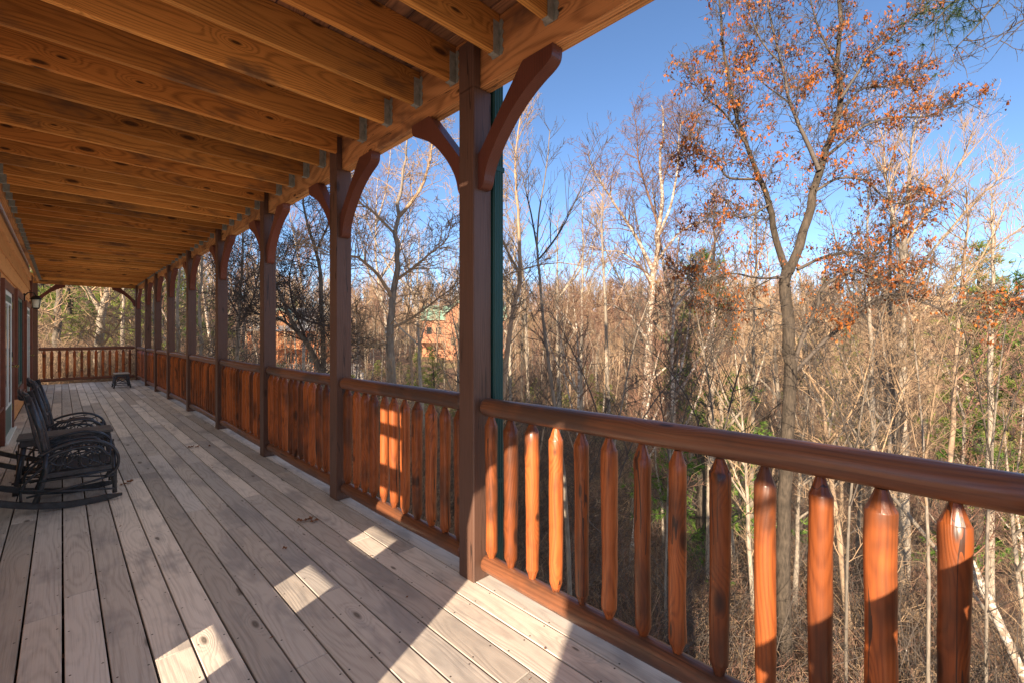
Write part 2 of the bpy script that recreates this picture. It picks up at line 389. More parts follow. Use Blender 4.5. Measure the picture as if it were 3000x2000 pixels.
# ------------------------------------------------------------------ porch floor
FLOOR = tag(empty('porch_floor'), kind='structure')
PITCH = .1435; X0 = -.569
rng = random.Random(11)
plank_meshes = {}
def plank_mesh(key, wdt, ln, th, mat, jagged=0):
    if key not in plank_meshes:
        mb = MB(); mb.box(-wdt/2, wdt/2, 0, ln, -th, 0, .0025); me = mb.mesh('plank'); me.materials.append(mat); plank_meshes[key] = me
    return plank_meshes[key]
LENS = [2.44, 3.05, 3.66, 4.27, 4.88]
for i in range(17):
    xc = X0+PITCH*(i+.5); y = -.38-rng.random()*.0; first = True
    if i < 0: continue
    while y < 19.22:
        ln = rng.choice(LENS)*(rng.choice([.35, .6, .8, 1.0]) if first else 1); first = False
        if y+ln > 19.22-.6: ln = 19.22-y
        o = link('plank', plank_mesh(('d', round(ln, 3)), PITCH-.0085, ln-.003, .03, M['deck']), FLOOR,
                 (xc+rng.uniform(-.0008, .0008), y, rng.uniform(-.0018, 0.0)))
        y += ln
# wrap-around part of the deck behind the camera
for i in range(10):
    xc = X0-PITCH*(i+.5)
    link('plank', plank_mesh(('w',), PITCH-.0085, 2.35, .03, M['deck']), FLOOR, (xc, -.38, 0))
# framing under the floor
mb = MB(); mb.box(1.80, 1.845, -.36, 19.2, -.27, -.032)
mb.build('rim_joist', M['beam'], FLOOR)
fj = MB(); fj.box(-2.0, 1.798, -.019, .019, -.27, -.032); fj_me = fj.mesh('floor_joist'); fj_me.materials.append(M['post'])
for k in range(48): link('floor_joist', fj_me, FLOOR, (0, -.3+.406*k, 0))

mb = MB(); mb.box(-2.0, 1.798, -.36, 19.2, -.30, -.275); mb.build('gap_darkener', M['post'], FLOOR)  # dark sheet added below the joists so the deck gaps look dark
# ------------------------------------------------------------------ upper deck: joists, hangers, planks, beam
UP = tag(empty('upper_deck', (0, 0, 0)), kind='structure')
POST_Y = [-.30, 2.025, 3.89, 5.905, 8.15, 10.49, 12.79, 14.75, 16.66, 19.06]   # front faces
JZ0, JZ1 = 3.038, 3.268
def joist_mesh(x0, x1):
    key = ('j', x0, x1)
    if key not in plank_meshes:
        mb = MB(); mb.box(x0, x1, -.019, .019, JZ0, JZ1, .003); me = mb.mesh('joist'); me.materials.append(M['joist']); plank_meshes[key] = me
    return plank_meshes[key]
def hanger():
    mb = MB()
    for s in (-1, 1):
        prof = []
        # wavy flange lying on the beam face
        zs = np.linspace(JZ0-.004, JZ1-.035, 9)
        left = [(s*(.0195), z) for z in zs]; right = [(s*(.046+.006*((i % 2)*2-1)), z) for i, z in enumerate(zs)]
        poly = left+right[::-1]
        mb.prism(poly, -.003, 0., 'x')
        mb.box(-.052, -.003, s*.0195 if s > 0 else -.0215, .0215 if s > 0 else -.0195, JZ0-.004, JZ1-.05)
    mb.box(-.052, -.003, -.0195, .0195, JZ0-.006, JZ0-.002)
    me = mb.mesh('joist_hanger'); me.materials.append(M['galv']); return me
HG = hanger()
k = 0
JY = [2.68-.4*7-.0+.4*i for i in range(49)]
for y in JY:
    if y < -.2 or y > 18.95: continue
    near_post = any(py-.03 < y < py+.17 for py in POST_Y)
    x1 = 1.703 if near_post else 1.757
    link('joist', joist_mesh(-.455, x1), UP, (0, y+rng.uniform(-.004, .004), rng.uniform(-.002, .002)))
    if not near_post: link('joist_hanger', HG, UP, (1.759, y, 0))
    link('joist_hanger', HG, UP, (-.457, y, 0), (0, 0, math.pi))
for i in range(16):
    xc = -.46+.1435*(i+.5); y = -.42; first = True
    while y < 19.25:
        ln = rng.choice(LENS)*(rng.choice([.35, .6, .8]) if first else 1); first = False
        if y+ln > 18.6: ln = 19.25-y
        link('plank', plank_mesh(('u', round(ln, 3), i % 3), .1435-(.003, .005, .009)[i % 3], ln-.003, .03, M['upper']), UP, (xc+rng.uniform(-.0015, .0015), y, 3.30)); y += ln
# beam: two plies, in lengths that meet over the posts
def ply(x0, x1, y0, y1, z0=2.918, z1=3.266, name='beam_ply', mat='beam', parent=UP):
    mb = MB(); mb.box(x0, x1, y0, y1, z0, z1, .003); return mb.build(name, M[mat], parent)
segs = [(-.42, 3.965), (3.968, 8.22), (8.223, 12.86), (12.863, 19.2)]
for a, b in segs: ply(1.76, 1.8005, a, b)
for a, b in [(-.42, 5.97), (5.973, 10.56), (10.563, 16.7), (16.703, 19.2)]: ply(1.8025, 1.843, a, b, z0=2.9165)
ply(1.845, 1.865, -.42, 19.2, 3.0, 3.36, 'fascia_board', 'beam')
ply(-.505, -.459, -.35, 19.0, 3.0, 3.266, 'ledger_board', 'beam')
# end beams across the porch
def xply(y0, y1, x0, x1, z0, z1, name='end_beam'):
    mb = MB(); mb.box(x0, x1, y0, y1, z0, z1, .003); return mb.build(name, M['joist'], UP)
xply(19.09, 19.13, -.64, 1.757, 2.955, 3.262); xply(19.133, 19.17, -.64, 1.757, 2.957, 3.262)
xply(-.26, -.22, -2.6, 1.757, 2.955, 3.262)

# ------------------------------------------------------------------ posts with curved brackets
def catmull(pts, n=6, closed=False):
    out = []
    for i in range(len(pts)-1):
        p0 = pts[max(i-1, 0)]; p1 = pts[i]; p2 = pts[i+1]; p3 = pts[min(i+2, len(pts)-1)]
        for t in np.linspace(0, 1, n, endpoint=False):
            out.append(tuple(.5*((2*p1[a])+(-p0[a]+p2[a])*t+(2*p0[a]-5*p1[a]+4*p2[a]-p3[a])*t*t+(-p0[a]+3*p1[a]-3*p2[a]+p3[a])*t**3) for a in range(len(p1))))
    out.append(tuple(pts[-1])); return out
lower = catmull([(0, -.605), (.028, -.602), (.05, -.575), (.066, -.515), (.10, -.445), (.17, -.350), (.264, -.252), (.36, -.178), (.45, -.128), (.53, -.092), (.565, -.06), (.572, -.002)], 4)
BR = lower+[(.365, -.002), (.345, -.02), (.02, -.385), (0, -.40)]
def bracket(parent, face, sign, axis='y', off=0.0, z=2.916):
    """sign: which way it reaches; axis y: along the beam, x: across the porch"""
    mb = MB()
    if axis == 'y': mb.prism([(face+sign*u, z+v) for u, v in BR], 1.738, 1.815, 'x')
    else: mb.prism([(face+sign*u, z+.038+v*.95) for u, v in BR], off, off+.075, 'y')
    return mb.build('bracket', M['bracket'], parent)
names_p = ['first', 'second', 'third', 'fourth', 'fifth', 'sixth', 'seventh', 'eighth', 'ninth']
ref_p = {1: 'large nearest square brown porch post with long curved brackets, beside the near downspout',
         2: 'square brown porch post next beyond the nearest post, curved brackets at its top',
         3: 'square brown porch post third along the rail, counted from the nearest',
         4: 'square brown porch post fourth along the rail, between third and fifth posts',
         5: 'square brown porch post fifth along the rail, counted from the nearest',
         6: 'square brown porch post sixth along the rail, counted from the nearest',
         7: 'square brown porch post just before the far green downspout',
         8: 'square brown porch post just beyond the far green downspout, next to the corner post',
         9: 'brown corner porch post where the long rail meets the far end rail'}
for i, y in enumerate(POST_Y):
    t = empty('porch_post', (1.775, y+.07, 0))
    if i == 0: tag(t, 'brown porch post at the near corner behind the viewpoint', 'post', 'square posts along the porch')
    else: tag(t, ref_p[i], 'post', 'square posts along the porch')
    mb = MB(); mb.box(-.07, .07, -.07, .07, .0, 2.914, .006); mb.box(-.07, -.0165, -.07, .07, 2.90, 3.195, .004)
    mb.build('shaft', M['post'], t)
    if 0 < i:
        bo = bracket(t, y, -1); bo.location = (-1.775, -(y+.07), 0)
    if 0 < i < 9:
        bo = bracket(t, y+.14, 1); bo.location = (-1.775, -(y+.07), 0)
    if i in (0, 9):
        bo = bracket(t, 1.705, -1, 'x', 19.095 if i == 9 else -.26); bo.location = (-1.775, -(y+.07), 0)
t = tag(empty('porch_post', (-.56, 19.13, 0)), 'brown porch post at the house side of the far end rail', 'post', 'square posts along the porch')
mb = MB(); mb.box(-.07, .07, -.07, .07, 0, 2.953, .006); mb.build('shaft', M['post'], t)
bo = bracket(t, -.49, 1, 'x', 19.095); bo.location = (.56, -19.13, 0)

# ------------------------------------------------------------------ railings: round rails, whittled balusters
def baluster_mesh(sd):
    r_ = random.Random(sd); mb = MB(); R0 = .0375*r_.uniform(.88, 1.10)
    zb, zt = r_.uniform(.195, .212), r_.uniform(.918, .936); ph = r_.uniform(0, 6)
    zs = list(np.linspace(zb+.004, zt-.004, 17)); n = 20
    prof = [(.150, .42), (zb-.018, .78), (zb-.001, .985)]+[(z, 1.) for z in zs]+[(zt+.001, .985), (zt+.016, .80), (.984, .40)]
    bend = r_.uniform(-.005, .005); pts = []; rad = []
    for z, f in prof:
        q = (z-.57)/.4; pts.append((bend*(1-q*q)+.0015*math.sin(z*9+ph), .6*bend*(1-q*q), z))
        rad.append(R0*f*(1+.02*math.sin(z*8+ph)+(r_.uniform(-.02, .02) if f == 1. else 0))*(1+.05*q*r_.choice([1, 1, .5])))
    mb.tube(pts, rad, n); me = mb.mesh('baluster')
    for v in me.vertices:
        a = math.atan2(v.co.y, v.co.x); end = v.co.z < zb or v.co.z > zt
        k = 6.5 if end else 1.6
        nz = mnoise.noise(Vector((math.cos(a)*k*.4, math.sin(a)*k*.4, v.co.z*(2 if end else 6)+sd*3))); f = 1+(.05 if end else .07)*nz
        if end: st_ = math.pi/4; f *= math.cos(st_/2)/math.cos(((a+sd) % st_)-st_/2)        # whittled facets
        v.co.x *= f; v.co.y *= f
    for p in me.polygons: p.use_smooth = zb-.0005 < p.center.z < zt+.0005
    me.materials.append(M['baluster']); return me
BAL = [baluster_mesh(s) for s in range(18)]
def log_rail(name, p0, p1, r0, mat, parent, seed=0):
    p0 = Vector(p0); p1 = Vector(p1); L = (p1-p0).length; n = max(6, int(L/.09)); mb = MB(); pts = []; rad = []
    rr = random.Random(seed)
    d = (p1-p0).normalized()
    ends = [(0, .42), (.012, .72), (.022, .93), (.035, 1.0)]
    ts = [e[0]/L for e in ends]+list(np.linspace(.08/L, 1-.08/L, n))+[1-e[0]/L for e in ends[::-1]]
    sc = [e[1] for e in ends]+[1]*n+[e[1] for e in ends[::-1]]
    for t, s_ in zip(ts, sc):
        p = p0+d*(t*L); q = .004*math.sin(t*L*2.3+seed); pts.append(p+Vector((q*.5, q*.5, q)) if abs(d.y) > .5 else p+Vector((0, q*.4, q)))
        rad.append(r0*s_*(1+.02*math.sin(t*L*5+seed)))
    mb.tube(pts, rad, 18); me = mb.mesh(name)
    for v in me.vertices:
        nz = mnoise.noise(Vector((v.co.x*9, v.co.y*(2.5 if abs(d.y) > .5 else 9), v.co.z*11+seed)))
        c = p0+d*((v.co-p0).dot(d)); v.co = c+(v.co-c)*(1+.045*nz)
    me.materials.append(M[mat]); return link(name, me, parent)
bay_lab = ['nearest stretch of round log railing, running out of the frame at lower right',
           'log railing stretch between the nearest post and the second post',
           'log railing stretch between the second and third porch posts',
           'log railing stretch between the third and fourth porch posts',
           'log railing stretch between the fourth and fifth porch posts',
           'log railing stretch between the fifth and sixth porch posts',
           'log railing stretch between the sixth and seventh porch posts',
           'short log railing stretch between the seventh and eighth posts, at the far downspout',
           'last log railing stretch on the long side, ending at the corner post']
rb = random.Random(3)
for i in range(9):
    y0 = POST_Y[i]+.14; y1 = POST_Y[i+1]
    t = tag(empty('porch_railing', (0, 0, 0)), bay_lab[i], 'railing', 'log railings round the porch')
    log_rail('top_rail', (1.772, y0+.012, 1.036), (1.772, y1-.012, 1.036), .054, 'rail', t, i)
    log_rail('bottom_rail', (1.775, y0+.012, .113), (1.775, y1-.012, .113), .052, 'rail', t, i+20)
    if i == 0: ys = [1.948-.161*k for k in range(13)]
    else:
        n = int(round((y1-y0)/.158)); st = (y1-y0)/n; ys = [y0+st*(k+.5) for k in range(n)]
    for y in ys: link('baluster', rb.choice(BAL), t, (1.775+rb.uniform(-.003, .003), y+rb.uniform(-.006, .006), 0), (rb.uniform(-.006, .006), rb.uniform(-.006, .006), rb.uniform(0, 6.28)))
def x_railing(y, x0, x1, lab, xs):
    t = tag(empty('porch_railing', (0, 0, 0)), lab, 'railing', 'log railings round the porch')
    log_rail('top_rail', (x0, y, 1.05), (x1, y, 1.05), .048, 'railx', t, 41)
    log_rail('bottom_rail', (x0, y, .135), (x1, y, .135), .045, 'railx', t, 43)
    for x in xs: link('baluster', rb.choice(BAL), t, (x, y, .02), (0, 0, rb.uniform(0, 6.28)))
x_railing(19.12, -.478, 1.693, 'dark log railing across the far end of the porch, trees behind it', [-.364+.161*k for k in range(13)])
x_railing(-.30, -.02, 1.693, 'log railing across the near end of the porch behind the viewpoint', [.08+.161*k for k in range(10)])

# ------------------------------------------------------------------ downspouts
def downspout(x, y, z0, z1, lab):
    t = tag(empty('downspout', (x, y, 0)), lab, 'downspout', 'green downspouts beside posts')
    w2, d2 = .04, .052; poly = []
    per = []
    def edge(a, b, n):
        for k in range(n):
            f = k/n; q = (a[0]+(b[0]-a[0])*f, a[1]+(b[1]-a[1])*f); per.append(q)
    c = [(-w2, -d2), (w2, -d2), (w2, d2), (-w2, d2)]
    for a, b in zip(c, c[1:]+c[:1]): edge(a, b, 12)
    nn = len(per)
    for i_, (a, b) in enumerate(per):
        s_ = 1-.07*(i_ % 3 == 0)-.03*(i_ % 12 == 0); poly.append((x+a*s_, y+b*s_))
    mb = MB(); mb.prism(poly, z0, z1, 'z'); o = mb.build('pipe', M['green_metal'], t); o.location = (-x, -y, 0)
    for z in (.55, 2.45):
        mb = MB(); mb.box(x-w2-.003, x+w2+.003, y-d2-.003, y+d2+.003, z, z+.03); o = mb.build('strap', M['green_metal'], t); o.location = (-x, -y, 0)
downspout(1.893, 2.06, -4.9, 3.0, 'tall green corrugated downspout behind the nearest porch post')
downspout(1.893, 16.25, -2.5, 3.0, 'green downspout between the two posts before the far corner post')

# ------------------------------------------------------------------ the cabin the porch belongs to
CAB = tag(empty('cabin', (-.57, 9.7, 0)), 'cabin wall of orange wavy-edged boards along the left of the porch', 'cabin')
def cpart(mb, name, mat, parent=CAB):
    o = mb.build(name, M[mat], parent)
    o.matrix_parent_inverse = Matrix.Translation(-Vector(CAB.location)) if parent is CAB else Matrix.Identity(4)
    return o
rs = random.Random(5)
z = 0.0; k = 0
while z < 3.26:
    h = .29 if z < 2.9 else 3.26-z
    mb = MB(); n = 120; top = z+h+.03 if z+h < 3.2 else 3.26
    lowz = [z+.02*mnoise.noise(Vector((yy*.9, k*7., 0)))+.008*mnoise.noise(Vector((yy*5., k*3., 1))) for yy in np.linspace(2.16, 17.2, n)]
    ysn = np.linspace(2.16, 17.2, n)
    poly = [(yy, max(0.0, lz)) for yy, lz in zip(ysn, lowz)]+[(17.2, top), (2.16, top)]
    vs_ = []; fs = []
    for yy, lz in zip(ysn, lowz):
        lz = max(0.001, lz); vs_ += [(-.572, yy, lz), (-.596, yy, top), (-.60, yy, lz)]
    for q in range(n-1):
        a = q*3; fs += [(a, a+3, a+4, a+1), (a, a+2, a+5, a+3)]
    mb.add(vs_, fs, False)
    cpart(mb, 'siding_board', 'siding'); z += h; k += 1
mb = MB(); mb.box(-9.6, -.602, 2.16, 17.2, -4.5, 6.1); cpart(mb, 'wall', 'siding')
mb = MB(); mb.prism([(-10.4, 5.9), (-.2, 5.9), (-.2, 6.05), (-5.2, 9.3), (-10.4, 6.05)], 1.6, 17.8, 'y'); cpart(mb, 'roof', 'green_roof')
mb = MB(); mb.box(-.60, -.535, 17.14, 17.30, 0, 3.0, .004); mb.box(-.575, -.54, 17.30, 17.42, 0, 3.0, .004); cpart(mb, 'corner_trim', 'trim')
mb = MB(); mb.box(-.60, -.552, 2.2, 17.1, 2.86, 2.997, .004); cpart(mb, 'frieze_board', 'siding')

def door(y0, y1, H, lab=None, knob_side=1):
    cy = (y0+y1)/2
    d = MB(); d.box(-.571, -.552, y0, y1, .03, H, .003)
    do = cpart(d, 'door', 'green_paint')
    if lab: do['label'] = lab
    fr = MB()
    for a, b in ((y0-.11, y0-.005), (y1+.005, y1+.13)): fr.box(-.571, -.525, a, b, 0, H+.13, .004)
    fr.box(-.571, -.527, y0-.005, y1+.005, H+.01, H+.128, .004)
    cpart(fr, 'door_frame', 'trim')
    jb = MB(); jb.box(-.560, -.545, y0-.004, y0+.035, .03, H+.008); jb.box(-.560, -.545, y1-.035, y1+.004, .03, H+.008); jb.box(-.560, -.5455, y0+.036, y1-.036, H-.05, H+.008)
    cpart(jb, 'door_jamb', 'whitish')
    th = MB(); th.box(-.571, -.50, y0-.10, y1+.12, 0.0015, .028, .003); cpart(th, 'threshold', 'whitish')
    for s_ in (-1, 1):
        g0, g1 = (y0+.14, cy-.04) if s_ < 0 else (cy+.04, y1-.14)
        gm = MB(); gm.box(-.5515, -.549, g0, g1, .45, H-.18); pn = cpart(gm, 'pane', 'glass')
        fm = MB()
        for a, b, c_, d_ in ((g0-.03, g0, .42, H-.15), (g1, g1+.03, .42, H-.15), (g0, g1, .42, .45), (g0, g1, H-.18, H-.15)): fm.box(-.5515, -.541, a, b, c_, d_, .002)
        cpart(fm, 'pane_frame', 'whitish')
    ky = y1-.09
    kb = MB(); kb.tube([(-.552, ky, .98), (-.53, ky, .98), (-.505, ky, .98), (-.49, ky, .98), (-.472, ky, .98), (-.465, ky, .98)], [.03, .012, .012, .028, .028, .012], 12)
    o = cpart(kb, 'door_knob', 'brass')
    kb = MB(); kb.box(-.552, -.53, ky-.02, ky+.02, 1.12, 1.20, .004); cpart(kb, 'deadbolt', 'black_iron')
    hn = MB()
    for z_ in (.3, 1.05, 1.85): hn.box(-.545, -.535, y1-.006, y1+.012, z_, z_+.1)
    cpart(hn, 'hinge', 'brass')
door(9.0, 10.42, 2.07, 'green glazed door nearest on the left'); door(14.3, 15.9, 2.07, 'green glazed door at the far end of the wall')
door(4.6, 6.0, 2.07)
def window(y0, y1, z0, z1):
    f = MB()
    f.box(-.571, -.525, y0-.11, y0, z0-.12, z1+.12, .004); f.box(-.571, -.525, y1, y1+.11, z0-.12, z1+.12, .004)
    f.box(-.571, -.527, y0, y1, z1, z1+.12, .004); f.box(-.571, -.50, y0-.14, y1+.14, z0-.15, z0-.122, .004)
    f.box(-.571, -.527, y0, y1, z0-.12, z0, .004)
    cpart(f, 'window_frame', 'trim')
    n_ = 2; ww = (y1-y0)/n_
    for i_ in range(n_):
        a = y0+ww*i_; s_ = MB(); s_.box(-.566, -.545, a+.004, a+.05, z0+.004, z1-.004); s_.box(-.566, -.545, a+ww-.05, a+ww-.004, z0+.004, z1-.004)
        s_.box(-.566, -.545, a+.05, a+ww-.05, z0+.004, z0+.05); s_.box(-.566, -.545, a+.05, a+ww-.05, z1-.05, z1-.004); cpart(s_, 'sash', 'green_paint')
        g = MB(); g.box(-.563, -.5605, a+.05, a+ww-.05, z0+.05, z1-.05); cpart(g, 'pane', 'glass')
window(11.45, 13.0, .52, 2.12)
window(6.6, 8.2, .7, 2.1)
# lantern
LN = tag(empty('wall_lantern', (-.525, 13.25, 2.2)), 'small black wall lantern with cream glass between window and far door', 'lantern')
mb = MB(); mb.tube([(0, 0, .03), (.05, 0, .10), (.13, 0, .10), (.16, 0, .04)], .011, 8); mb.box(-.012, .012, -.05, .05, -.08, .08, .004); mb.build('arm', M['black_iron'], LN)
mb = MB(); mb.tube([(.16, 0, .045), (.16, 0, .03), (.16, 0, -.03), (.16, 0, -.035)], [.02, .05, .10, .085], 8); mb.tube([(.16, 0, -.2), (.16, 0, -.225)], [.06, .03], 8)
for a in range(4):
    c_, s_ = math.cos(a*math.pi/2+.78), math.sin(a*math.pi/2+.78); mb.tube([(.16+.088*c_, .088*s_, -.035), (.16+.066*c_, .066*s_, -.205)], .006, 5)
mb.build('cap', M['black_iron'], LN)
mb = MB(); mb.tube([(.16, 0, -.036), (.16, 0, -.198)], [.078, .058], 8); mb.build('lantern_glass', M['cream'], LN)

# added shadow screen, unseen behind and left of the viewpoint: it gives the deck its bright patches
SCR = tag(empty('shadow_screen', (-.6, 1.5, 0)), 'unseen slotted screen added left of the viewpoint to shape the sun patches', 'screen')
def spart(x0, x1, y0, y1, z0, z1, name, mat='siding'):
    mb = MB(); mb.box(x0, x1, y0, y1, z0, z1, .004); o = mb.build(name, M[mat], SCR); o.matrix_parent_inverse = Matrix.Translation((.6, -1.5, 0)); return o
spart(-.66, -.60, 1.03, 1.78, 0.002, 3.26, 'shadow_panel')
zz = [(0.002, .378), (.50, .622), (.744, .862), (.984, 1.10), (1.30, 1.46), (1.70, 1.78), (1.90, 3.26)]
for a, b in zz: spart(-.66, -.60, 1.783, 2.157, a, b, 'shadow_slat')
spart(-.66, -.60, .30, 1.027, 2.06, 3.26, 'shadow_header')
mb = MB(); arc = [(1.026, 1.30), (.97, 1.50), (.86, 1.68), (.70, 1.83), (.52, 1.95), (.30, 2.03), (.30, 2.058), (1.026, 2.058)]
mb.prism(arc, -.65, -.61, 'x'); o = mb.build('shadow_arc', M['bracket'], SCR); o.matrix_parent_inverse = Matrix.Translation((.6, -1.5, 0))

# ------------------------------------------------------------------ rustic willow rocking chairs, tables
def C2(pts, y): return [(x, y, z) for x, z in pts]
def rocking_chair(loc, lab, rz=0.):
    t = tag(empty('rocking_chair', loc, rz), lab, 'rocking chair', 'black willow rocking chairs by the wall')
    W = .245; mat = M['black_wood']
    def P(mb, name): return mb.build(name, mat, t)
    for s in (-1, 1):
        y = s*W
        xs = np.linspace(-.56, .385, 18); x0 = .15
        lo = [(x, .45*(x-x0)**2) for x in xs]; hi = [(x, z_+(.052 if 0 < i_ < 16 else (.02 if i_ == 17 else .035))) for i_, (x, z_) in enumerate(lo)]
        mb = MB(); mb.prism(lo+hi[::-1], y-.013, y+.013, 'y'); P(mb, 'rocker')
        mb = MB(); mb.tube(C2([(.335, .06), (.333, .25), (.325, .44)], y), [.017, .018, .016], 9); P(mb, 'front_leg')
        mb = MB(); mb.tube(C2([(-.155, .085), (-.12, .2), (-.09, .33), (-.095, .50)], y), [.018, .019, .02, .019], 9); P(mb, 'rear_leg')
        mb = MB(); mb.tube(C2([(-.07, .27), (-.088, .45), (-.125, .68), (-.20, .965)], y*.93), [.02, .022, .021, .019], 9); P(mb, 'back_post')
        for k_, (dy, dz, dx) in enumerate(((.022, 0, .012), (.0, -.055, -.03))):
            a = catmull(C2([(-.13, .47+dz), (-.02, .525+dz), (.12, .553+dz), (.23, .535+dz), (.305+dx, .475+dz), (.345+dx, .38), (.335+dx, .28), (.28, .22)], y+s*dy), 4)
            mb = MB(); mb.tube(a, .0125, 7); P(mb, 'arm_hoop')
        # side twig work
        mb = MB()
        for (cx, cz, rx, rzz) in ((.10, .41, .10, .085), (.20, .38, .085, .075), (-.0, .43, .07, .06)):
            c_ = [(cx+rx*math.cos(q), y, cz+rzz*math.sin(q)) for q in np.linspace(0, 2*math.pi, 20)]; mb.tube(c_, .0052, 5)
        for a, b, c_ in (((-.1, .35), (.05, .50), (.2, .53)), ((-.09, .50), (.08, .44), (.3, .30)), ((0, .34), (.12, .43), (.28, .50)), ((-.13, .22), (-.02, .33), (.06, .52))):
            mb.tube(catmull(C2([a, b, c_], y), 5), .0052, 5)
        P(mb, 'side_twigs')
        mb = MB()
        for a, b in (((-.20, .15), (.33, .22)), ((-.24, .21), (.33, .10)), ((-.13, .26), (.335, .27))): mb.tube(C2([a, ((a[0]+b[0])/2, (a[1]+b[1])/2-.008), b], y+s*.016), .009, 6)
        mb.tube(catmull(C2([(-.23, .12), (-.22, .24), (-.1, .38), (-.02, .47)], y), 4), .009, 6)
        P(mb, 'side_brace')
        mb = MB(); mb.box(-.10, .32, y-.016, y+.016, .275, .318, .004); P(mb, 'seat_rail')
    for x in (-.07, .0, .07, .14, .21, .28):
        mb = MB(); mb.box(x-.031, x+.031, -W+.012, W-.012, .338-.05*(x-.28)*0, .353, .003); o = P(mb, 'seat_slat'); o.location.z = -.015+.04*(.28-x)*.4
    for x, z_ in ((.335, .12), (.33, .29), (-.12, .16), (-.09, .30), (-.19, .90), (-.115, .60)):
        mb = MB(); mb.tube([(x, -W*1.04, z_), (x, 0, z_+.004), (x, W*1.04, z_)], .013, 7); P(mb, 'cross_bar')
    for k_, (wy, hz) in enumerate(((.19, 1.0), (.13, .955))):
        a = catmull([(-.09, -wy, .36), (-.13, -wy*1.02, .65), (-.195, -wy*.9, .90), (-.24, -wy*.5, hz-.03), (-.25, 0, hz), (-.24, wy*.5, hz-.03), (-.195, wy*.9, .90), (-.13, wy*1.02, .65), (-.09, wy, .36)], 4)
        mb = MB(); mb.tube(a, .012, 7); P(mb, 'back_hoop')
    for y in (-.12, -.06, 0., .06, .12):
        mb = MB(); pts = [(-.085, y, .35), (-.15, y, .55), (-.185, y, .75), (-.215, y*.9, .90)]; v = []
        for p in catmull(pts, 4): v.append(p)
        mb.tube(v, .015, 6, flat=.35); P(mb, 'back_slat')
    return t
rocking_chair((0, 5.575, 0), 'black willow rocking chair nearest the camera, at the left edge')
rocking_chair((.0, 6.98, 0), 'second black willow rocking chair, half hidden behind the side table', R(-3))
def twig_table(loc, sx, sy, h, lab, name, slats, topmat):
    t = tag(empty(name, loc), lab, 'table')
    n = slats; wv = sy/n
    for k_ in range(n):
        mb = MB(); mb.box(-sx/2, sx/2, -sy/2+wv*k_+.003, -sy/2+wv*(k_+1)-.003, h-.022, h, .003); mb.build('slat', M[topmat], t)
    mb = MB()
    for s in (-1, 1): mb.box(-sx/2+.02, sx/2-.02, s*(sy/2-.03)-.012, s*(sy/2-.03)+.012, h-.08, h-.023, .003)
    for s in (-1, 1): mb.box(s*(sx/2-.03)-.012, s*(sx/2-.03)+.012, -sy/2+.043, sy/2-.043, h-.078, h-.024, .003)
    mb.build('apron', M['black_wood'], t)
    cs = [(a, b) for a in (-1, 1) for b in (-1, 1)]
    for a, b in cs:
        mb = MB(); mb.tube([(a*(sx/2+.01), b*(sy/2+.01), 0), (a*(sx/2-.02), b*(sy/2-.02), h*.5), (a*(sx/2-.05), b*(sy/2-.05), h-.024)], [.019, .018, .017], 8); mb.build('leg', M['black_wood'], t)
    mb = MB()
    for b in (-1, 1):
        mb.tube([(-sx/2-.03, b*(sy/2+.0), h*.22), (sx/2+.03, b*(sy/2+.0), h*.2)], .012, 6)
        mb.tube(catmull([(-sx/2, b*sy/2, h*.2), (-sx/4, b*sy/2, h*.6), (0, b*sy/2, h*.78), (sx/4, b*sy/2, h*.6), (sx/2, b*sy/2, h*.2)], 4), .008, 5)
        mb.tube([(-sx/2, b*sy/2, h*.75), (0, b*sy/2, h*.45), (sx/2, b*sy/2, h*.22)], .007, 5); mb.tube([(sx/2, b*sy/2, h*.75), (0, b*sy/2, h*.45), (-sx/2, b*sy/2, h*.22)], .007, 5)
    for a in (-1, 1):
        mb.tube([(a*sx/2, -sy/2-.03, h*.25), (a*sx/2, sy/2+.03, h*.25)], .012, 6)
        mb.tube([(a*sx/2, -sy/2, h*.8), (a*sx/2, sy/2, h*.25)], .007, 5); mb.tube([(a*sx/2, sy/2, h*.8), (a*sx/2, -sy/2, h*.25)], .007, 5)
    mb.build('twig_brace', M['black_wood'], t)
twig_table((.04, 6.25, 0), .66, .36, .505, 'long dark twig side table between the two rocking chairs', 'side_table', 4, 'table_top')
twig_table((1.19, 16.75, 0), .33, .58, .40, 'small black twig table with pale top near the far end rail', 'twig_table', 5, 'stool_top')

# fallen leaves on the deck
def leaf_thing(x, y, sz, lab, sd, n=3):
    r_ = random.Random(sd); mb = MB()
    for q in range(n):
        cx, cy = r_.uniform(-1, 1)*sz*.6*(n > 1), r_.uniform(-1, 1)*sz*.6*(n > 1); an = r_.uniform(0, 6.28); L = sz*r_.uniform(.7, 1.1)
        outl = []
        for i_ in range(14):
            a = i_/14*2*math.pi; rr = L*.5*(1 if i_ % 2 else .55)*(1.0 if abs(math.cos(a)) > .5 else .7)
            X, Y = rr*math.cos(a), rr*math.sin(a)*.7
            outl.append((cx+X*math.cos(an)-Y*math.sin(an), cy+X*math.sin(an)+Y*math.cos(an), .006+.022*abs(math.sin(a*1.5+q))*r_.uniform(.4, 1.2)))
        vs_ = outl+[(cx, cy, .012)]; mb.add(vs_, [(i_, (i_+1) % 14, 14) for i_ in range(14)], False)
    o = mb.build('dead_leaf', M['dead_leaf'], None, (x, y, 0)); tag(o, lab, 'leaf', 'dead leaves lying on the deck')
leaf_thing(1.35, 3.62, .085, 'curled brown leaf clump on the deck in front of the second post', 1, 4)
leaf_thing(.43, 5.78, .09, 'brown leaf by the front of the nearer rocking chair', 2, 3)
leaf_thing(1.20, 7.05, .09, 'larger of two brown leaves on the deck below the third post', 3, 3)
leaf_thing(1.37, 6.95, .05, 'smaller of two brown leaves on the deck below the third post', 4, 1)
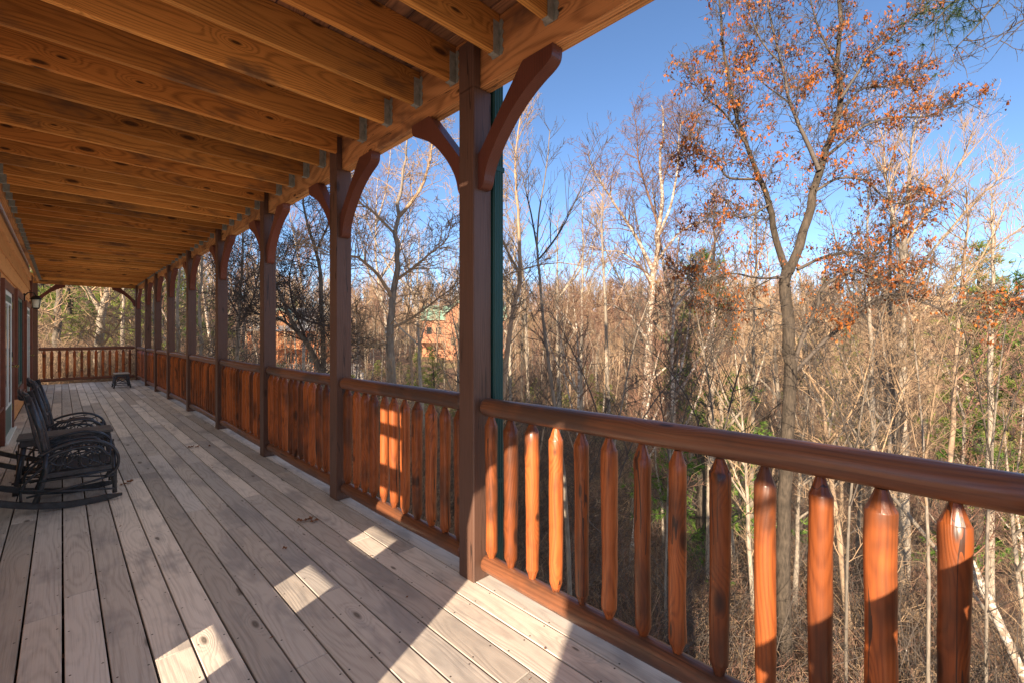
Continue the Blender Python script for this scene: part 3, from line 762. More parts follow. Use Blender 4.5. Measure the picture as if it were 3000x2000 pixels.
leaf_thing(1.07, 3.25, .04, 'tiny dark leaf lying alone mid deck', 5, 1)

nrl = np.random.RandomState(44); n_ = 260; cx = nrl.uniform(-.5, 1.85, n_); cy = nrl.uniform(-.2, 19, n_)**1.0
gp = nrl.random_sample(n_) < .55; cx[gp] = X0+PITCH*np.round((cx[gp]-X0)/PITCH)+nrl.normal(0, .004, gp.sum())
sz = nrl.uniform(.004, .013, n_); an = nrl.uniform(0, 6.28, n_); V = []
for q in range(4):
    a = an+q*math.pi/2; V.append(np.stack([cx+np.cos(a)*sz*(1 if q % 2 else .45), cy+np.sin(a)*sz*(1 if q % 2 else .45), .003+nrl.uniform(0, .006, n_)], axis=1))
V = np.stack(V, axis=1).reshape(-1, 3); F = np.arange(n_*4).reshape(-1, 4); F = np.concatenate([F[:, [0, 1, 2]], F[:, [0, 2, 3]]])
link('leaf_crumbs', np_mesh('leaf_crumbs', V, F, M['dead_leaf']))['kind'] = 'stuff'

# ------------------------------------------------------------------ bare trees
class Tree:
    def __init__(s, seed): s.r = random.Random(seed); s.np = np.random.RandomState(seed); s.thick = []; s.mid = []; s.thin = []; s.tips = []
    def limb(s, pts, r0, r1, sub=3):
        P = np.array(catmull([tuple(p) for p in pts], sub)); n = len(P)
        # small crookedness
        j = s.np.normal(0, 1, P.shape)*r0*.12; j[0] = 0; P = P+j
        rad = r1+(r0-r1)*(1-np.linspace(0, 1, n))**1.1
        (s.thick if (r0 > .05 or not s.thick) else s.mid).append((P, rad)); return P, rad
    def shoots(s, P, rad, n, L, up=.35, spread=1.0, depth=2, ratio=.5, kids=5, t0=.15, seg=4, droop=0., crook=.16, rmin=.0032, rs=.45):
        """side shoots along a limb, recursively"""
        m = len(P); nr = s.np
        for _ in range(n):
            t = t0+(1-t0)*nr.random_sample()**.85; f = t*(m-1); i = min(int(f), m-2); a = f-i
            p = P[i]*(1-a)+P[i+1]*a; rr = rad[i]*(1-a)+rad[i+1]*a
            T = P[i+1]-P[i]; T = T/(np.linalg.norm(T)+1e-9)
            d = nr.normal(0, 1, 3); d -= T*d.dot(T); d /= np.linalg.norm(d)+1e-9
            d = T*.6+d*spread; d[2] += up; d /= np.linalg.norm(d)+1e-9
            l = L*(.45+.75*nr.random_sample())*(1-.45*t); r0 = max(rmin, min(rr*.7, rs*.02*l+.001))
            Q = np.empty((seg+1, 3)); Q[0] = p; dd = d.copy()
            for k_ in range(seg):
                dd = dd+nr.normal(0, crook, 3); dd[2] += .06*up-droop*(k_+1)/seg; dd /= np.linalg.norm(dd)+1e-9; Q[k_+1] = Q[k_]+dd*l/seg
            R_ = np.linspace(r0, max(rmin*.65, r0*.3), seg+1)
            (s.mid if r0 > .012 else s.thin).append((Q, R_))
            if depth > 1: s.shoots(Q, R_, kids, l*ratio, up, spread, depth-1, ratio, max(2, int(kids*.75)), .15, 3, droop, crook, rmin, rs)
            else: s.tips.append(Q[-1]); s.tips.append(Q[len(Q)//2])
    def build(s, name, trunkmat, twigmat, loc=None, parent=None, label=None, cat='tree', group=None):
        base = Vector(s.thick[0][0][0]) if loc is None else Vector(loc)
        t = empty(name, base); tag(t, label, cat, group)
        b = np.array(base)
        V, F = tubes_np(s.thick, 10); me = np_mesh('trunk', V-b, F, trunkmat, smooth=True); link('trunk', me, t)
        Vs = []; Fs = []; off = 0
        for L_, sd in ((s.mid, 5), (s.thin, 3)):
            if not L_: continue
            V, F = tubes_np(L_, sd); Vs.append(V-b); Fs.append(F+off); off += len(V)
        if Vs:
            me = np_mesh('crown', np.concatenate(Vs), np.concatenate(Fs), twigmat, smooth=True); link('crown', me, t)
        return t
    def leaves(s, t, mat, n, size, hang=True, pick=None, name='leaves'):
        nr = s.np; tips = np.array([p for p in s.tips if pick is None or pick(p)])
        if len(tips) == 0: return
        # leaves come in bunches
        hubs = tips[nr.randint(0, len(tips), n//7)]
        c = hubs[nr.randint(0, len(hubs), n)]+nr.normal(0, .05, (n, 3)); b = np.array(t.location)
        L = size*(.6+.8*nr.random_sample(n)); W_ = L*nr.uniform(.16, .4, n)
        ax = nr.normal(0, .45, (n, 3)); ax[:, 2] -= .9 if hang else 0; ax /= np.linalg.norm(ax, axis=1, keepdims=True)
        sd = np.cross(ax, nr.normal(0, 1, (n, 3))); sd /= np.linalg.norm(sd, axis=1, keepdims=True)
        nn = np.cross(ax, sd)
        p0 = c; p1 = c+ax*L[:, None]*.5+sd*W_[:, None]+nn*L[:, None]*.12; p2 = c+ax*L[:, None]+nn*(L*nr.uniform(-.3, .3, n))[:, None]; p3 = c+ax*L[:, None]*.5-sd*W_[:, None]+nn*L[:, None]*.12
        V = np.stack([p0, p1, p2, p3], axis=1).reshape(-1, 3)-b
        F = np.arange(n*4).reshape(-1, 4); F = np.concatenate([F[:, [0, 1, 2]], F[:, [0, 2, 3]]])
        o = link(name, np_mesh(name, V, F, mat), t); o['kind'] = 'stuff'; return o

def pxl(pts, d0, d1):
    n = len(pts); return [at(p[0], p[1], d0+(d1-d0)*i/(n-1)) for i, p in enumerate(pts)]
def base_pt(px, d):
    p = at(px, 1400, d); p.z = terrain(p.x, p.y)-.2; return p

# --- the leafy oak
oak = Tree(21); D = 9.0
bt = base_pt(2296, D)
P0, r0 = oak.limb([bt]+pxl([(2298, 2000), (2295, 1617), (2301, 1387), (2318, 1110), (2310, 995), (2301, 829), (2310, 785)], D, D), .14, .10)
limbs = [
 ([(2310, 800), (2355, 682), (2380, 574), (2412, 465), (2444, 383), (2463, 274), (2451, 191), (2463, 64), (2458, -80), (2470, -260)], D, D+.3, .115, .03),
 ([(2308, 800), (2272, 701), (2253, 593), (2221, 510), (2176, 395), (2140, 260), (2118, 110), (2105, -40)], D, D-.8, .085, .018),
 ([(2400, 500), (2355, 395), (2317, 306), (2291, 191), (2253, 32), (2240, -120)], D, D+.7, .06, .015),
 ([(2320, 1100), (2349, 995), (2393, 906), (2406, 848), (2457, 812), (2514, 797), (2597, 823), (2680, 800), (2740, 720)], D, D-1.0, .06, .014),
 ([(2325, 1090), (2419, 995), (2483, 944), (2559, 880), (2629, 861), (2706, 886), (2801, 918), (2897, 931), (2990, 900)], D, D-1.6, .055, .012),
 ([(2335, 790), (2419, 752), (2508, 740), (2553, 759), (2610, 701), (2680, 640), (2760, 610)], D, D+.8, .045, .012),
 ([(2390, 560), (2457, 523), (2534, 529), (2585, 574), (2650, 600), (2720, 560)], D, D-.6, .038, .010),
 ([(2412, 465), (2483, 408), (2546, 363), (2623, 344), (2706, 344), (2789, 312), (2853, 290)], D, D+.5, .045, .008),
 ([(2463, 290), (2508, 223), (2546, 166), (2597, 121), (2655, 64), (2712, 20), (2740, -60)], D, D-.6, .04, .008),
 ([(2440, 380), (2514, 268), (2585, 255), (2660, 235), (2730, 170)], D, D+1., .032, .008),
 ([(2301, 812), (2227, 816), (2138, 800), (2060, 820), (1990, 790)], D, D-.9, .035, .008),
 ([(2299, 925), (2227, 905), (2138, 912), (2050, 890)], D, D+.8, .03, .008),
 ([(2230, 523), (2138, 523), (2100, 478), (2040, 450), (1990, 470)], D-.3, D-.9, .035, .007),
 ([(2190, 430), (2120, 330), (2060, 280), (2010, 200)], D-.5, D-1.2, .03, .007),
 ([(2291, 191), (2230, 120), (2190, 20), (2170, -80)], D+.5, D+.9, .028, .007),
 ([(2455, 200), (2400, 90), (2370, -20), (2350, -120)], D+.2, D-.5, .03, .007),
 ([(2310, 300), (2220, 230), (2180, 160)], D+.6, D+1.1, .025, .006),
 ([(2253, 600), (2180, 640), (2110, 620), (2050, 660)], D-.3, D+.3, .028, .006)]
for pts, a, b, ra, rb_ in limbs:
    Pq, rq = oak.limb(pxl(pts, a, b), ra*.8, rb_*.8)
    Ls = sum((Vector(Pq[i+1])-Vector(Pq[i])).length for i in range(len(Pq)-1))
    oak.shoots(Pq, rq, int(17*Ls)+8, .9, up=.30, spread=1.0, depth=3, ratio=.58, kids=5, t0=.12, crook=.3, rmin=.0046)
ot = oak.build('oak_tree', M['bark_oak'], M['twig_dark'], label='tall dark forked oak still holding orange-brown leaves, outside the rail at right', group=None)
cam_r = lambda p: (1500+1322*(p[0]*CC-p[1]*SS)/(p[0]*SS+p[1]*CC))
oak.leaves(ot, M['oak_leaf'], 12500, .064)

def free_tree(seed, spine, r0, r1, limbs_, shoots_kw, tm, wm, label, name='bare_tree', nshoot=40, lm_n=14, group=None, leaves=None):
    t = Tree(seed); P, r = t.limb(spine, r0, r1)
    t.shoots(P, r, nshoot, **shoots_kw)
    for pts, ra, rb_ in limbs_:
        Pq, rq = t.limb(pts, ra, rb_); t.shoots(Pq, rq, lm_n, **shoots_kw)
    o = t.build(name, M[tm], M[wm], label=label, group=group)
    if leaves: t.leaves(o, M['oak_leaf'], leaves[0], leaves[1])
    return o
# birch in the middle
d = 17
free_tree(31, [base_pt(1880, d)]+pxl([(1885, 1300), (1898, 1100), (1903, 957), (1909, 861), (1919, 784), (1928, 689), (1938, 574), (1931, 470), (1945, 380), (1938, 310)], d, d), .19, .02,
  [(pxl([(1912, 791), (1874, 714), (1836, 650), (1797, 593), (1765, 542), (1735, 490), (1725, 440)], d, d-1.5), .075, .012),
   (pxl([(1906, 823), (1868, 772), (1820, 740), (1770, 735), (1720, 720)], d, d+1.), .055, .01),
   (pxl([(1925, 765), (1963, 714), (2001, 676), (2060, 650), (2110, 660)], d, d+1.5), .06, .01),
   (pxl([(1930, 690), (1965, 600), (1985, 500), (1990, 400), (2000, 340)], d, d-1), .06, .01),
   (pxl([(1928, 660), (1895, 560), (1870, 470), (1865, 380), (1850, 330)], d, d+.8), .05, .01),
   (pxl([(1938, 560), (1960, 470), (2020, 400), (2040, 350)], d, d-.5), .035, .008),
   (pxl([(1905, 1010), (1850, 930), (1790, 895), (1730, 905)], d, d-2), .07, .012)],
  dict(L=2.0, up=.3, spread=.9, depth=3, ratio=.52, kids=5, droop=.12, crook=.16, rmin=.0062), 'bark_birch', 'twig_red',
  'bare birch with peeling white bark and fine reddish twigs, left of the oak', 'birch_tree', nshoot=60, lm_n=50)
# slim trees right of the nearest post
d = 11
free_tree(33, [base_pt(1440, d)]+pxl([(1455, 1500), (1462, 1250), (1491, 995), (1504, 906), (1523, 823), (1523, 702), (1514, 574), (1510, 478), (1520, 383), (1532, 240)], d, d), .085, .012,
  [(pxl([(1475, 1130), (1440, 1010), (1420, 930), (1425, 860), (1500, 800), (1640, 770), (1760, 800)], d, d-.5), .035, .008),
   (pxl([(1520, 800), (1470, 700), (1450, 600), (1440, 500), (1470, 380)], d, d+.8), .035, .007)],
  dict(L=1.5, up=.45, spread=.7, depth=3, ratio=.55, kids=5, crook=.14, rmin=.0056), 'bark_tan', 'twig_tan',
  'slender sunlit tan tree just right of the near downspout', nshoot=80, lm_n=36)
d = 8
free_tree(34, [base_pt(1680, d)]+pxl([(1665, 1600), (1640, 1300), (1612, 1090), (1597, 995), (1581, 804), (1574, 721), (1580, 625), (1600, 500), (1612, 380)], d, d), .045, .007,
  [(pxl([(1576, 740), (1555, 625), (1530, 520), (1500, 420)], d, d+.5), .02, .005),
   (pxl([(1578, 760), (1640, 680), (1700, 560), (1760, 430)], d, d-.5), .018, .005)],
  dict(L=1.05, up=.55, spread=.75, depth=2, ratio=.5, kids=5, crook=.12, rmin=.0034), 'bark_grey', 'twig_dark',
  'thin dark sapling with long whippy shoots in the gap right of the nearest post', 'sapling', nshoot=40, lm_n=12)
# big grey tree between second and nearest post
d = 11
free_tree(35, [base_pt(1140, d)]+pxl([(1145, 1300), (1149, 1112), (1142, 979), (1150, 883), (1164, 786), (1162, 689), (1167, 602), (1180, 530), (1192, 430), (1198, 300)], d, d), .13, .012,
  [(pxl([(1149, 872), (1108, 806), (1057, 760), (1026, 750), (960, 738), (880, 700)], d, d-1.2), .05, .01),
   (pxl([(1162, 820), (1210, 786), (1256, 745), (1310, 700), (1330, 600)], d, d-.6), .042, .008),
   (pxl([(1160, 690), (1088, 617), (1057, 597), (1020, 540), (1000, 470)], d, d+1), .04, .008),
   (pxl([(1165, 640), (1230, 560), (1260, 470), (1270, 380), (1290, 300)], d, d+.6), .05, .01),
   (pxl([(1150, 960), (1210, 930), (1290, 870), (1360, 820)], d, d+.6), .04, .01),
   (pxl([(1148, 1000), (1080, 1010), (1030, 1000), (985, 960)], d, d-.5), .03, .01)],
  dict(L=1.5, up=.32, spread=.95, depth=3, ratio=.58, kids=5, crook=.24, rmin=.0056), 'bark_grey', 'twig_tan',
  'grey forked tree seen between the second post and the nearest post', nshoot=60, lm_n=46)
d = 10.5
free_tree(36, [base_pt(955, d)]+pxl([(953, 1250), (950, 1087), (944, 950), (940, 806), (919, 719), (894, 628), (890, 540), (900, 430)], d, d), .075, .012,
  [(pxl([(948, 1100), (904, 1015), (873, 974), (833, 893), (815, 850), (790, 760)], d, d-.5), .07, .012),
   (pxl([(873, 974), (820, 935), (770, 925), (700, 900)], d-.2, d-.8), .035, .009),
   (pxl([(905, 1010), (860, 900), (850, 800), (880, 700)], d-.1, d+.5), .03, .009),
   (pxl([(835, 893), (900, 940), (980, 960), (1040, 1000)], d-.4, d-1.2), .03, .009),
   (pxl([(925, 740), (970, 640), (985, 560), (1000, 480)], d, d+.5), .03, .008)],
  dict(L=1.45, up=.25, spread=1., depth=3, ratio=.58, kids=5, crook=.26, rmin=.0056), 'bark_grey', 'twig_dark',
  'leaning grey tree with crossing limbs between the third and second posts', nshoot=60, lm_n=42)
d = 12.5
free_tree(37, [base_pt(690, d)]+pxl([(690, 1200), (693, 1087), (700, 950), (705, 850), (712, 720), (705, 600), (715, 500)], d, d), .07, .012,
  [(pxl([(700, 960), (740, 880), (760, 790), (765, 700)], d, d-.4), .03, .008), (pxl([(702, 930), (660, 850), (640, 760)], d, d+.6), .03, .008)],
  dict(L=1.7, up=.25, spread=1., depth=3, ratio=.58, kids=5, crook=.24, rmin=.006), 'bark_grey', 'twig_dark',
  'grey tree with tangled twigs between the fourth and third posts', nshoot=70, lm_n=40)
# pale tree behind the oak
d = 15
free_tree(38, [base_pt(2650, d)]+pxl([(2648, 1500), (2645, 1150), (2643, 900), (2645, 760), (2650, 640), (2665, 520), (2670, 420), (2690, 330)], d, d), .17, .015,
  [(pxl([(2646, 880), (2700, 780), (2770, 690), (2850, 600), (2930, 520), (2970, 480)], d, d+1.), .06, .008),
   (pxl([(2648, 780), (2620, 650), (2600, 540), (2590, 430), (2600, 350)], d, d-1.), .06, .008),
   (pxl([(2650, 720), (2720, 620), (2790, 520), (2830, 440), (2850, 380)], d, d+.5), .05, .008),
   (pxl([(2644, 960), (2740, 880), (2850, 780), (2960, 690), (3020, 650)], d, d-.8), .05, .008)],
  dict(L=2.1, up=.5, spread=.62, depth=3, ratio=.55, kids=5, crook=.10, rmin=.006), 'bark_pale', 'twig_tan',
  'tall straight pale tree with fanned fine twigs behind the oak', nshoot=56, lm_n=34)
# trunks in the near slope seen through and over the nearest rail
for sd, px, d, lean, r_, tm, lab in (
    (41, 2080, 13, 10, .12, 'bark_pale', 'straight pale trunk midway between birch and oak'),
    (42, 2560, 12, -14, .09, 'bark_pale', 'pale trunk just right of the oak trunk, behind the rail'),
    (43, 2780, 9.5, 40, .06, 'bark_tan', 'tan leaning trunk at right, in front of the brush'),
    (44, 2900, 13, 5, .11, 'bark_pale', 'pale trunk near the right edge of the view'),
    (45, 1790, 12, -20, .08, 'bark_pale', 'pale trunk between the thin sapling and the birch'),
    (46, 2200, 16, 12, .10, 'bark_grey', 'grey trunk close behind the oak on its left'),
    (47, 1700, 20, 6, .13, 'bark_pale', 'distant white trunk in the middle of the brown woods')):
    h = 330
    sp = [base_pt(px, d)]+pxl([(px, 1500), (px+lean*.3, 1250), (px+lean*.6, 1000), (px+lean, 820), (px+lean*1.4, 660), (px+lean*1.2, 560)], d, d+.4)
    free_tree(sd, sp, r_, .012, [], dict(L=1.7, up=.4, spread=.75, depth=3, ratio=.52, kids=4, crook=.16, rmin=.004, t0=.35), tm, 'twig_tan', lab, nshoot=44)
# far end of the porch
d = 17.5
free_tree(51, [base_pt(167, d)]+pxl([(167, 1083), (166, 988), (169, 927), (174, 855), (180, 780), (190, 650)], d, d), .16, .06,
  [(pxl([(160, 945), (140, 920), (115, 905), (60, 890)], d, d-1.), .05, .012), (pxl([(160, 962), (140, 950), (110, 945)], d, d-.6), .03, .01),
   (pxl([(175, 850), (200, 830), (240, 840), (262, 880)], d, d-1.), .04, .01)],
  dict(L=1.8, up=.1, spread=1., depth=3, ratio=.5, kids=4, crook=.25, rmin=.005, rs=.7), 'bark_grey', 'twig_tan',
  'mottled grey trunk beyond the far end rail, left one', nshoot=16, lm_n=10)
d = 17
free_tree(52, [base_pt(286, d)]+pxl([(286, 1095), (293, 988), (297, 927), (312, 867), (317, 838), (330, 760), (335, 650)], d, d), .17, .07,
  [(pxl([(296, 915), (273, 872), (254, 840), (240, 780)], d, d-.5), .09, .03), (pxl([(300, 905), (296, 860), (293, 800)], d, d+.5), .05, .02),
   (pxl([(300, 1010), (330, 975), (360, 930), (385, 880)], d, d-1.5), .045, .012), (pxl([(290, 1000), (255, 975), (215, 975), (185, 1015)], d, d-1.5), .035, .01),
   (pxl([(295, 990), (265, 968), (235, 978), (275, 1030)], d, d-2.), .03, .01), (pxl([(298, 975), (350, 965), (400, 960)], d, d-1.5), .035, .01),
   (pxl([(305, 890), (340, 870), (380, 840)], d, d-1), .035, .01)],
  dict(L=2.0, up=.05, spread=1., depth=3, ratio=.5, kids=4, crook=.28, rmin=.005, rs=.7), 'bark_pale', 'twig_tan',
  'thick sunlit pale tree dividing into limbs beyond the far end rail', nshoot=16, lm_n=12)
d = 18
for sd, px, lab in ((53, 405, 'pale leaning trunk behind the far corner post'), (54, 520, 'pale tangled tree behind the fifth post'), (55, 585, 'tan tangled tree between the fifth and fourth posts'), (56, 455, 'pale tangled tree between the seventh and sixth posts')):
    free_tree(sd, [base_pt(px, d)]+pxl([(px, 1120), (px+4, 1000), (px-2, 900), (px+8, 780), (px+4, 650)], d-1, d-1.5), .10, .02, [],
      dict(L=2.4, up=.15, spread=1.1, depth=3, ratio=.55, kids=5, crook=.26, rmin=.005, rs=.7), 'bark_pale', 'twig_tan', lab, nshoot=30)

for sd, px, d, mat_, lab, sp_ in (
    (121, 1770, 7.5, 'twig_dark', 'dark thin forked sapling in the brush, between the thin sapling and the birch', 130), (122, 2120, 7.2, 'twig_dark', 'dark thin sapling in front of the oak limbs, left of the oak trunk', -90),
    (123, 2480, 7.8, 'twig_dark', 'dark crooked sapling just right of the oak trunk', 120), (124, 2720, 7.0, 'twig_tan', 'tan many-stemmed sapling at right, just beyond the rail', -60),
    (125, 2890, 8.0, 'twig_dark', 'dark sapling close to the right edge beyond the rail', 70), (126, 1950, 9.0, 'twig_dark', 'dark sapling in front of the birch trunk', 60),
    (127, 2600, 9.5, 'twig_tan', 'tan arching sapling between the oak and the pale tree', -140), (128, 1420, 9.0, 'twig_dark', 'dark sapling directly behind the near downspout', -50)):
    free_tree(sd, [base_pt(px, d)]+pxl([(px, 1700), (px+sp_*.15, 1400), (px+sp_*.4, 1180), (px+sp_*.7, 1000), (px+sp_, 880)], d, d+.3), .028, .006,
      [(pxl([(px+sp_*.2, 1360), (px-sp_*.3, 1150), (px-sp_*.9, 980), (px-sp_*1.3, 900)], d, d-.5), .016, .005), (pxl([(px+sp_*.1, 1480), (px+sp_*.9, 1220), (px+sp_*1.8, 1080), (px+sp_*2.5, 1020)], d, d+.5), .014, .005)],
      dict(L=1.15, up=.3, spread=.9, depth=3, ratio=.55, kids=4, crook=.16, rmin=.0042, t0=.1), 'bark_grey', mat_, lab, name='sapling', nshoot=26, lm_n=18)
for k_, (a, b, r_, mt, lab) in enumerate((((2840, 1640, 8.5), (3010, 2010, 7.5), .075, 'bark_birch', 'white leaning birch log in the brush at the lower right corner'),
      ((2480, 1290, 12), (2700, 1560, 11), .05, 'bark_pale', 'thin pale fallen trunk leaning through the brush right of the oak'))):
    T = Tree(140+k_); A_ = at(*a); B_ = at(*b); dz_ = (A_-B_).normalized(); B_ = B_-dz_*max(0., (B_.z-terrain(B_.x, B_.y))/max(.2, dz_.z)); mid = (A_+B_)/2+Vector((0, 0, .05))
    T.limb([A_, mid, B_], r_, r_*.7); T.thick = T.thick or T.mid
    t = tag(empty('fallen_log', A_), lab, 'log'); V, F = tubes_np(T.thick, 9); link('trunk', np_mesh('trunk', V-np.array(A_), F, M[mt], smooth=True), t)
# ------------------------------------------------------------------ conifers
def tufts(nr, centers, axes, L, per, wid):
    """needle tufts: thin blades fanned round each centre"""
    n = len(centers)*per; c = np.repeat(centers, per, axis=0); a = np.repeat(axes, per, axis=0)
    d = a*.8+nr.normal(0, .62, (n, 3)); d /= np.linalg.norm(d, axis=1, keepdims=True)
    s = np.cross(d, nr.normal(0, 1, (n, 3))); s /= np.linalg.norm(s, axis=1, keepdims=True)
    l = (L*nr.uniform(.6, 1.2, n))[:, None]
    V = np.stack([c-s*wid, c+s*wid, c+d*l], axis=1).reshape(-1, 3); return V, np.arange(n*3).reshape(-1, 3)
def conifer_data(seed, H, R0, zlow=.2, nb=60, tuft=.22, per=14, dens=1.0, droop=-.15, mat='needle', wid=.012):
    nr = np.random.RandomState(seed); T = Tree(seed)
    T.limb([(0, 0, -.3), (nr.normal(0, .1), nr.normal(0, .1), H*.5), (0, 0, H)], H*.014+.03, .015)
    cs = []; ax = []
    for k_ in range(nb):
        f = zlow+(1-zlow)*(k_+nr.random_sample())/nb; z_ = f*H; an = nr.uniform(0, 2*math.pi); l = R0*(1-f)**.75*nr.uniform(.6, 1.1)+.25
        d_ = np.array([math.cos(an), math.sin(an), .25+.5*f]); n_ = max(4, int(l*5*dens)); p = np.array([0, 0, z_]); pts = [p]
        for q in range(5): d_ = d_+np.array([0, 0, droop])*.35+nr.normal(0, .08, 3); d_ /= np.linalg.norm(d_); p = p+d_*l/5; pts.append(p)
        pts = np.array(pts); T.mid.append((pts, np.linspace(.012+.012*l, .006, 6)))
        for q in range(n_*3):
            t_ = nr.uniform(.25, 1.); i_ = min(int(t_*5), 4); b_ = pts[i_]+(pts[i_+1]-pts[i_])*(t_*5-i_)
            side = nr.normal(0, 1, 3)*np.array([1, 1, .3]); side *= (.12+.16*l*t_*(1.1-t_))/np.linalg.norm(side)*nr.uniform(.5, 2.0)
            cs.append(b_+side); v = side+d_*.25; ax.append(v/np.linalg.norm(v))
    V, F = tufts(nr, np.array(cs), np.array(ax), tuft, per, wid)
    Vt, Ft = tubes_np(T.thick, 8); Vb, Fb = tubes_np(T.mid, 3)
    tr = np_mesh('trunk', Vt, Ft, M['bark_oak'], smooth=True); br = np_mesh('branches', Vb, Fb, M['bark_oak']); ne = np_mesh('needles', V, F, M[mat])
    return tr, br, ne
CON = [conifer_data(61, 9, 2.3, .12, 70, .20, 12, 1.1), conifer_data(62, 11, 2.4, .25, 70, .20, 12, 1., mat='needle_lit'), conifer_data(63, 7, 1.9, .06, 60, .18, 12, 1.2, mat='needle_lit')]
def conifer(i, loc, s, lab, group=None, cat='pine tree'):
    t = tag(empty('pine_tree', loc, random.uniform(0, 6.28)), lab, cat, group); t.scale = (s, s, s)
    for me, nm in zip(CON[i], ('trunk', 'branches', 'needles')):
        o = link(nm, me, t)
        if nm == 'needles': o['kind'] = 'stuff'
    return t
def on_ground(px, d, dz=-.1):
    p = at(px, 1000, d); p.z = terrain(p.x, p.y)+dz; return p
for k_, (i, px, d, s, lab) in enumerate((
    (0, 120, 27, 1.1, 'dark green pine at the left beyond the far end rail'),
    (2, 215, 25, 1.2, 'bushy yellow-green pine between the two trunks beyond the far rail'),
    (1, 262, 31, 1.1, 'tall green pine behind the sunlit pale trunk'),
    (0, 345, 28, 1.2, 'deep green pine just left of the far corner post'),
    (2, 395, 25, 1.0, 'low green pine behind the far corner post'),
    (1, 470, 27, 1.0, 'green pine seen between the sixth and fifth posts'),
    (0, 560, 30, .9, 'dark green pine seen between the fifth and fourth posts'),
    (2, 655, 30, .7, 'small yellow-green pine seen between the fourth and third posts'),
    (2, 1005, 33, .6, 'small yellow-green pine just right of the second post'),
    (2, 1265, 30, .7, 'yellow-green bush pine left of the nearest post'),
    (2, 1225, 46, .8, 'green pine in front of the gabled house'),
    (0, 2055, 16, 1.30, 'dark green pine mostly hidden by the oak limbs, left of its trunk'),
    (1, 2870, 18, 1.30, 'yellow-green pine at the right edge behind bare twigs'),
    (0, 2975, 17, 1.42, 'darker pine cut off by the right edge of the photo'),
    (1, 2490, 30, 1.08, 'low green pine on the horizon between the oak and the pale tree'),
    (0, 860, 95, 1.3, 'pine rising behind the roof of the orange log house'),)):
    conifer(i, on_ground(px, d), s, lab, 'pines among the bare trees')

rp = random.Random(5)
for k_ in range(34):
    px = rp.uniform(1450, 3000); d = rp.uniform(55, 170); p = on_ground(px, d); placed_p = (p.x, p.y)
    conifer(rp.choice([0, 0, 1]), p, rp.uniform(.75, 1.25), 'small dark pine dotted among the bare woods of the far slope', 'pines on the far slope')
# the pine whose branches hang into the top right corner
pt = tag(empty('pine_tree', (5.6, -4.3, terrain(5.6, -4.3))), 'pine outside the frame whose branch hangs into the top right corner', 'pine tree')
T = Tree(71); zb = terrain(5.6, -4.3)
T.limb([(0, 0, -.2), (.05, 0, 7), (0, .1, 17.)], .2, .04)
nr = np.random.RandomState(72); cs = []; ax = []
def pbranch(pts, r0, needles=True, nt_=60):
    P = np.array(catmull([tuple(p) for p in pts], 4)); T.mid.append((P, np.linspace(r0, .006, len(P))))
    T.shoots(P, np.linspace(r0, .006, len(P)), 14, .8, up=-.05, spread=.8, depth=2, ratio=.5, kids=4, t0=.3, rmin=.0035)
    if needles:
        for q in range(nt_):
            t_ = nr.uniform(.3, 1)*(len(P)-1); i_ = min(int(t_), len(P)-2); b_ = P[i_]; v = P[i_+1]-P[i_]; v /= np.linalg.norm(v)
            side = nr.normal(0, .16, 3); cs.append(b_+side); a_ = v+side*2; ax.append(a_/np.linalg.norm(a_))
org = np.array(pt.location)
pbranch([np.array(at(x, y, dd))-org for x, y, dd in ((3250, -260, 6.2), (3050, -120, 5.9), (2930, 0, 5.6), (2850, 90, 5.4), (2790, 150, 5.2))], .02, False)
pbranch([np.array(at(x, y, dd))-org for x, y, dd in ((3200, -300, 5.8), (3000, -120, 5.4), (2880, -45, 5.2), (2780, 20, 5.0), (2735, 75, 4.9))], .02, True, 170)
pbranch([np.array(at(x, y, dd))-org for x, y, dd in ((3260, -60, 6.3), (3090, 20, 6.1), (2980, 70, 5.8), (2920, 130, 5.6))], .014, False)
for k_ in range(44):
    z_ = 5.5+11*k_/44; an = nr.uniform(0, 6.28); l = 2.4*(1-(k_/50))+.4; dv = np.array([math.cos(an), math.sin(an), .2])
    pbranch([np.array([0, 0, z_]), dv*l*.5+np.array([0, 0, z_]), dv*l+np.array([0, 0, z_])], .03, True, 26)
V, F = tubes_np(T.thick, 10); link('trunk', np_mesh('trunk', V, F, M['bark_oak'], smooth=True), pt)
V, F = tubes_np(T.mid+[(p, r) for p, r in T.thin if len(p) == 5], 4); V2, F2 = tubes_np(T.thin, 3); link('branches', np_mesh('branches', np.concatenate([V, V2]), np.concatenate([F, F2+len(V)]), M['bark_oak']), pt)
V, F = tufts(nr, np.array(cs), np.array(ax), .13, 16, .0028); link('needles', np_mesh('needles', V, F, M['needle_dark']), pt)['kind'] = 'stuff'

T = Tree(75); zg = terrain(-2.35, -.92)  # added shadow caster, out of view: trunk and limb keep sun off the near rail
T.limb([(-2.35, -.92, zg-.3), (-2.35, -.92, 0), (-2.35, -.92, 2.), (-2.33, -.93, 4.5), (-2.3, -1.0, 9)], .395, .36)
T.limb([(-2.35, -1.1, 2.76), (-2.38, -1.8, 2.80), (-2.42, -2.8, 2.95)], .10, .07)
T.shoots(T.thick[0][0], T.thick[0][1], 14, 2.4, up=.1, depth=2, t0=.5, rmin=.006)
T.build('shadow_tree', M['bark_oak'], M['twig_dark'], label='unseen thick trunk added behind the viewpoint to shade the near rail')
